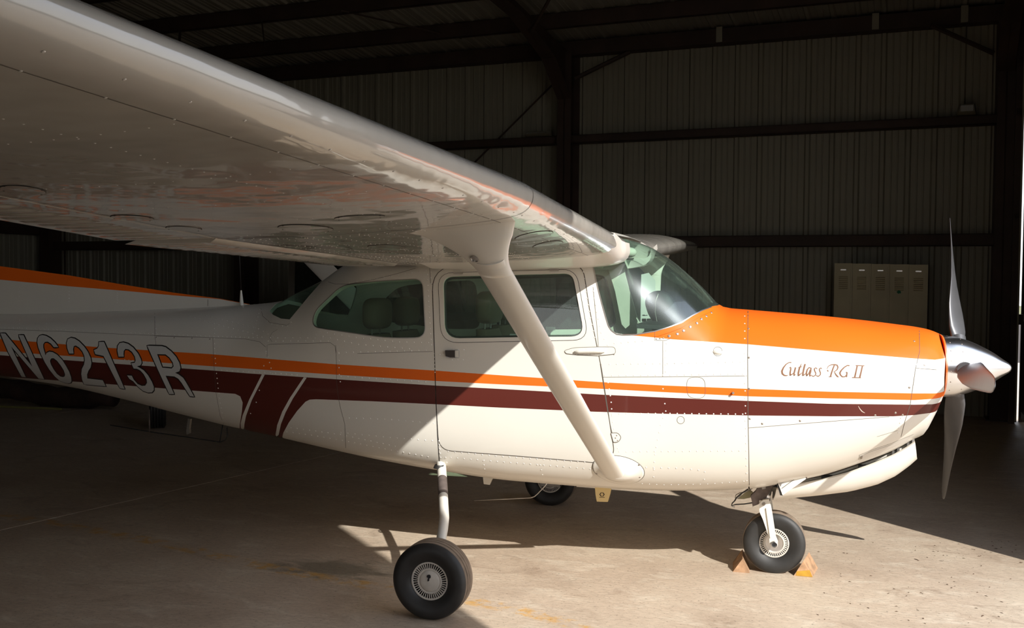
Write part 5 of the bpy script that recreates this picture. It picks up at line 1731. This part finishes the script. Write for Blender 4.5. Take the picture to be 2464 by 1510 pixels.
# ------------------------------------------------------------------ dorsal fin, tail
FINW = [WHITE, ORANGE]
fin_top = sil([(0, 640), (165, 662), (300, 685), (420, 704), (530, 718), (600, 731)], 0)
fin_mid = sil([(0, 672), (165, 688), (300, 699), (420, 710), (530, 719), (600, 732)], 0)
tail_top = [(-7.15, 2.62), (-6.85, 2.66), (-6.5, 2.60), (-6.05, 2.1), (-5.75, 1.86)]
tt = [(-6.05, 2.1), (-5.75, 1.86)] + fin_top; tm = [(-6.05, 1.98), (-5.75, 1.76)] + fin_mid
g_ = MB(); vv = []
for i, (x, z) in enumerate(tt):
    zb_ = zt_f(x) - .02; zm_ = min(tm[i][1], z - .001); w_ = .028 if x < -4 else .012 + .016 * max(0, min(1, (-3.4 - x) / .6))
    x2 = tm[i][0]
    vv += [(x, -w_, zb_), (x, -w_ * .6, zm_), (x, 0, z), (x, w_ * .6, zm_), (x, w_, zb_)]
ff = []; ml = []
for i in range(len(tt) - 1):
    for k in range(4): ff.append((i * 5 + k, i * 5 + 5 + k, i * 5 + 6 + k, i * 5 + 1 + k)); ml.append(1 if k in (1, 2) else 0)
g_.v = [tuple(v) for v in vv]; g_.f = [list(f) for f in ff]; g_.mi = ml
dorsal = part(g_.build('dorsal_fin', FINW))
for k_, uu in enumerate((46, 166, 282)):
    v0, v1 = ((680, 745), (693, 742), (705, 738))[k_]
    for j in range(7):
        q = at_y(uu, v0 + (v1 - v0) * j / 6, -.022); add_rivet('fuselage', q, np.array([0, -1.0, .1]), .0035)
P_ = [at_y(500, 720, -.02), at_y(500, 736, -.03)]
ribbon('panel_seam', P_, [np.array([0, -1.0, 0])] * 2, .003, SEAM, dorsal)
loft([[np.array([x, y, z]) for x, y, z in sec] for sec in ([(-6.0, -.045, 1.45), (-6.0, .045, 1.45), (-6.95, .01, 1.45), (-6.95, -.01, 1.45)], [(-6.62, -.03, 2.62), (-6.62, .03, 2.62), (-7.1, .008, 2.62), (-7.1, -.008, 2.62)])], 'vertical_fin', WHITE, None, smooth=False)
for sd in (-1, 1):
    loft([[np.array([x, sd * y, z]) for x, y, z in sec] for sec in ([(-6.2, .1, 1.30), (-6.5, .1, 1.345), (-7.3, .1, 1.31), (-6.5, .1, 1.26)], [(-6.45, 1.65, 1.31), (-6.65, 1.65, 1.335), (-7.2, 1.65, 1.31), (-6.65, 1.65, 1.285)])], 'stabilizer', WHITE, None, smooth=False)

# ------------------------------------------------------------------ cabin interior


def seat(x, y, z=.88, w=.44, head=True, ht=.52, rec=.12):
    s_ = empty('cabin_seat', (0, 0, 0)); part(s_); s_.matrix_parent_inverse = plane_inv
    g_ = MB().ball((x + .24, y, z), .5, 24, 12, (.50, w, .13), .35); part(g_.build('seat_cushion', SEATF, None, smooth=True), s_)
    secs = []
    for t in np.linspace(0, 1, 9):
        zz = z + .02 + ht * t; xx = x - rec * t; ww = w * (1 - .22 * t * t) * (1 if t < .97 else .9); tk = .13 * (1 - .35 * t)
        secs.append([np.array([xx + tk / 2 * math.copysign(abs(math.cos(a)) ** .6, math.cos(a)), y + ww / 2 * math.copysign(abs(math.sin(a)) ** .5, math.sin(a)), zz]) for a in np.linspace(0, 2 * PI, 25)[:-1]])
    loft(secs, 'seat_back', SEATF, s_, angle=60)
    zz = z + .02 + ht
    if head:
        for dy in (-.06, .06): part(MB().tube([(x - rec, y + dy, zz - .04), (x - rec, y + dy, zz + .07)], .006, 8).build('headrest_post', STEEL), s_)
        part(MB().ball((x - rec + .01, y, zz + .125), .5, 22, 12, (.12, .28, .19), .55).build('headrest', SEATF, None, smooth=True), s_)
    return s_


hr = at_y(1182, 700, -.26)
zfr = hr[2] - .22 - .54
seat(hr[0] + .10, -.26, zfr, .42); seat(hr[0] + .04, .26, zfr, .42)
hr2 = at_y(905, 720, -.24)
zr = hr2[2] - .22 - .54 + .03
seat(hr2[0] + .12, -.24, zr, .46, ht=.50); seat(hr2[0] + .12, .24, zr, .46, ht=.50)
# cabin floor, bulkhead, baggage shelf
part(MB().box((-2.4, -.40, .66), (-.45, .40, .68)).build('cabin_floor', SEATD))
part(MB().box((-3.25, -.40, 1.02), (-2.55, .40, 1.06)).build('baggage_shelf', LINING))
g_ = MB()
ring = []
for a in np.linspace(.25, PI, 22):
    p = bodyP(-.36, a); ring.append((p[0], p[1] * .9, min(p[2], 1.38)))
ring2 = [(x, -y, z) for x, y, z in reversed(ring)]
part(MB().prism([(-.36, y, z) for x, y, z in ring + ring2], (-.01, 0, 0)).build('firewall', GREYMETAL))
part(MB().add([(-.36, -.34, 1.385), (-.36, .34, 1.385), (-.74, .47, 1.40), (-.74, -.47, 1.40), (-.36, -.34, 1.40), (-.36, .34, 1.40), (-.74, .47, 1.425), (-.74, -.47, 1.425)], [(0, 1, 2, 3), (4, 7, 6, 5), (0, 4, 5, 1), (1, 5, 6, 2), (2, 6, 7, 3), (3, 7, 4, 0)]).build('glareshield', PANELB))
ip = part(MB().box((-.70, -.47, .98), (-.66, .47, 1.40)).build('instrument_panel', PANELB))
for k in range(6):
    for j in range(2):
        part(MB().lathe([(0, .036), (-.006, .038), (-.008, .032), (-.004, .03), (-.004, 0)], (-.70, .10 + .105 * (k % 3) - (.0), 1.10 + .12 * j), 'x', 18).build('instrument_dial', ALU), ip) if k < 3 else None
for y in (.26, -.26):
    yk = part(MB().tube([(-.70, y, 1.18), (-.84, y, 1.18)], .014, 10).build('control_column', ALU, None, smooth=True))
    part(MB().tube([(-.84, y - .15, 1.28), (-.85, y - .14, 1.18), (-.84, y, 1.16), (-.85, y + .14, 1.18), (-.84, y + .15, 1.28)], .014, 10).build('yoke_grip', PANELB, None, smooth=True), yk)
# roof vents and sun visors
for (u, v) in ((1514, 609),):
    q = at_y(u, v, .12)
    for sd in (1,):
        part(MB().ball((q[0], q[1] * sd, q[2] + .005), .045, 20, 10, (1, 1, .7)).build('air_vent', LINING, None, smooth=True))
        part(MB().lathe([(0, .03), (-.012, .026), (-.012, 0)], (q[0], q[1] * sd, q[2] - .028), 'z', 18).build('vent_ring', ALU, None, smooth=True))
# rolled headliner edge above the windshield
P_ = []
for a in np.linspace(PI * .84, PI, 12):
    p = bodyP(-.95, a); P_.append((p[0] - .01, p[1] * .86, p[2] - .075))
P_ += [(x, -y, z) for x, y, z in reversed(P_[:-1])]
part(MB().tube(P_, .05, 12).build('headliner_edge', LINING, None, smooth=True))
pt = [(1458, 625), (1502, 641), (1504, 660), (1512, 690), (1524, 730), (1532, 762), (1522, 776), (1505, 790), (1496, 780), (1480, 700), (1466, 655)]
part(MB().prism(pxpoly(pt, .455), (0, .02, 0)).build('pillar_trim', LINING))
# white card with two black boxes on the glareshield, and the dark padded cover beside it
card_px = [(1543, 660), (1561, 656), (1577, 675), (1577, 783), (1541, 784)]
crd = part(MB().prism(pxpoly(card_px, .37), (0, .004, 0)).build('white_card', mat('white_card', (.8, .8, .76), .6)))
for pl in ([(1545, 766), (1555, 766), (1555, 773), (1545, 773)], [(1556.5, 766), (1568, 766), (1568, 773), (1556.5, 773)], [(1546, 757), (1551, 756.5), (1552, 758), (1558, 757), (1558, 758.5), (1550, 759), (1546, 758.5)]):
    part(MB().prism(pxpoly(pl, .368), (0, .001, 0)).build('card_mark', BLACKP), crd)
cov = round_poly([(1584, 790), (1560, 758), (1551, 728), (1556, 710), (1572, 700), (1590, 698), (1612, 706), (1632, 740), (1640, 780), (1630, 795)], 12)
pcv = [at_y(u, v, .02) for u, v in cov]; cc = sum(pcv) / len(pcv)
rings = [[cc + (p - cc) * k + np.array([0, dy, 0]) for p in pcv] for k, dy in ((.01, -.035), (.5, -.03), (.85, -.018), (1.0, 0), (.97, .02), (.6, .03), (.01, .032))]
pcov = loft(rings, 'padded_cover', PANELB, None, cap=False, angle=80)
wire([(1584, 706), (1577, 725), (1576, 750), (1582, 780), (1586, 790)], -.012, .003, STEEL, 'cover_piping', pcov)
# interior door frames seen against the far windows
for d_, sd in zip(doors, (1, -1)):
    pl = [(bodyP(x, min(a / AS, PI)), bodyN(x, min(a / AS, PI))) for x, a in fi_p]
    pts = [tuple(np.array([(p - n_ * .022)[0], (p - n_ * .022)[1] * sd, (p - n_ * .022)[2]])) for p, n_ in pl]
    part(MB().tube(pts + [pts[0]], .010, 6, cap=False).build('window_seal', BLACKR, None, smooth=True), d_)
# green-handled latch on each window sill
for (u, v, y) in ((1325, 790, .46), (1240, 808, -.44)):
    q = at_y(u, v, y); part(MB().box((q[0] - .03, q[1] - .01, q[2] - .01), (q[0] + .03, q[1] + .01, q[2] + .012)).build('window_latch', ALU))

# ------------------------------------------------------------------ rivet and screw meshes
for key, (v_, f_r) in riv.items():
    nm = 'rivets' if key in ('fuselage', 'door', 'wing', 'cowling') else 'screws'
    M_ = {'screws': SCREW, 'dark_screws': SCREW, 'dark_dots': DARKHOLE, 'bright_screws': ALU, 'spinner_screws': SCREW}.get(key, RIVET)
    par = {'door': doors[0], 'wing': wing_near, 'cowling': cowl, 'dark_dots': wing_near, 'spinner_screws': prop}.get(key)
    o = mesh_obj(nm, v_, f_r, M_, None); o['kind'] = 'stuff'; part(o, par)

# ------------------------------------------------------------------ wheel chocks
def chock(px_front, label, paint):
    """triangular wooden chock; px_front: three pixels of the front triangle base-left, base-right, apex"""
    a = at(*px_front[0], 2, 0.0); b_ = at(*px_front[1], 2, 0.0)
    y = (a[1] + b_[1]) / 2; ap = at_y(*px_front[2], y)
    P_ = [np.array([a[0], y, 0]), np.array([b_[0], y, 0]), np.array([ap[0], y, ap[2]])]
    L = np.array([.0, .20, 0]) * 1.0; L = L + np.array([.035 if paint else -.01, 0, 0])
    t = empty('wheel_chock', tuple(P_[0])); tag(t, label, 'chock', 'wooden chocks at the nose wheel')
    inv = Matrix.Translation(-Vector(P_[0]))
    o = MB().prism([tuple(p) for p in P_], tuple(L)).build('wood_block', WOODM); o.parent = t; o.matrix_parent_inverse = inv
    if paint:
        c_ = sum(P_) / 3
        pl = [P_[0] + (P_[1] - P_[0]) * .12 + np.array([0, 0, .002]), P_[1] + np.array([0, 0, .001]), P_[0] + (P_[1] - P_[0]) * .62 + (P_[2] - P_[0]) * .45 * 1.0 - np.array([.0, 0, 0]), P_[0] + (P_[2] - P_[0]) * .30]
        pl = [p + np.array([0, -.0015, 0]) for p in pl]
        o = MB().prism([tuple(p) for p in pl], (0, .001, 0)).build('yellow_paint', YELP); o.parent = t; o.matrix_parent_inverse = inv
    return t


chock([(1763, 1376), (1804, 1377), (1787, 1343)], 'bare wooden chock on the aft side of the nose wheel', False)
chock([(1910, 1385), (1955, 1387), (1933, 1349)], 'wooden chock with worn yellow paint ahead of the nose wheel', True)

# debris on the floor
random.seed(11)
g_ = MB()
for k in range(110):
    u = random.uniform(1960, 2460); v = random.uniform(1300, 1500)
    if random.random() < .3: u, v = random.uniform(2200, 2460), random.uniform(1300, 1350)
    q = at(u, v, 2, 0.0)
    a = random.uniform(0, PI); L = random.uniform(.003, .011) * (1.6 if random.random() < .12 else 1); w = L * random.uniform(.2, .5)
    c_, s_ = math.cos(a), math.sin(a)
    pts = [(q[0] + c_ * L, q[1] + s_ * L, .001), (q[0] - s_ * w, q[1] + c_ * w, .0035), (q[0] - c_ * L, q[1] - s_ * L, .001), (q[0] + s_ * w, q[1] - c_ * w, .002)]
    g_.add(pts, [(0, 1, 2, 3)])
o = g_.build('floor_litter', mat('dry_leaf_litter', (.10, .055, .03), .9)); tag(o, 'scattered dry leaf bits and grit on the sunlit floor', 'litter', kind='stuff')
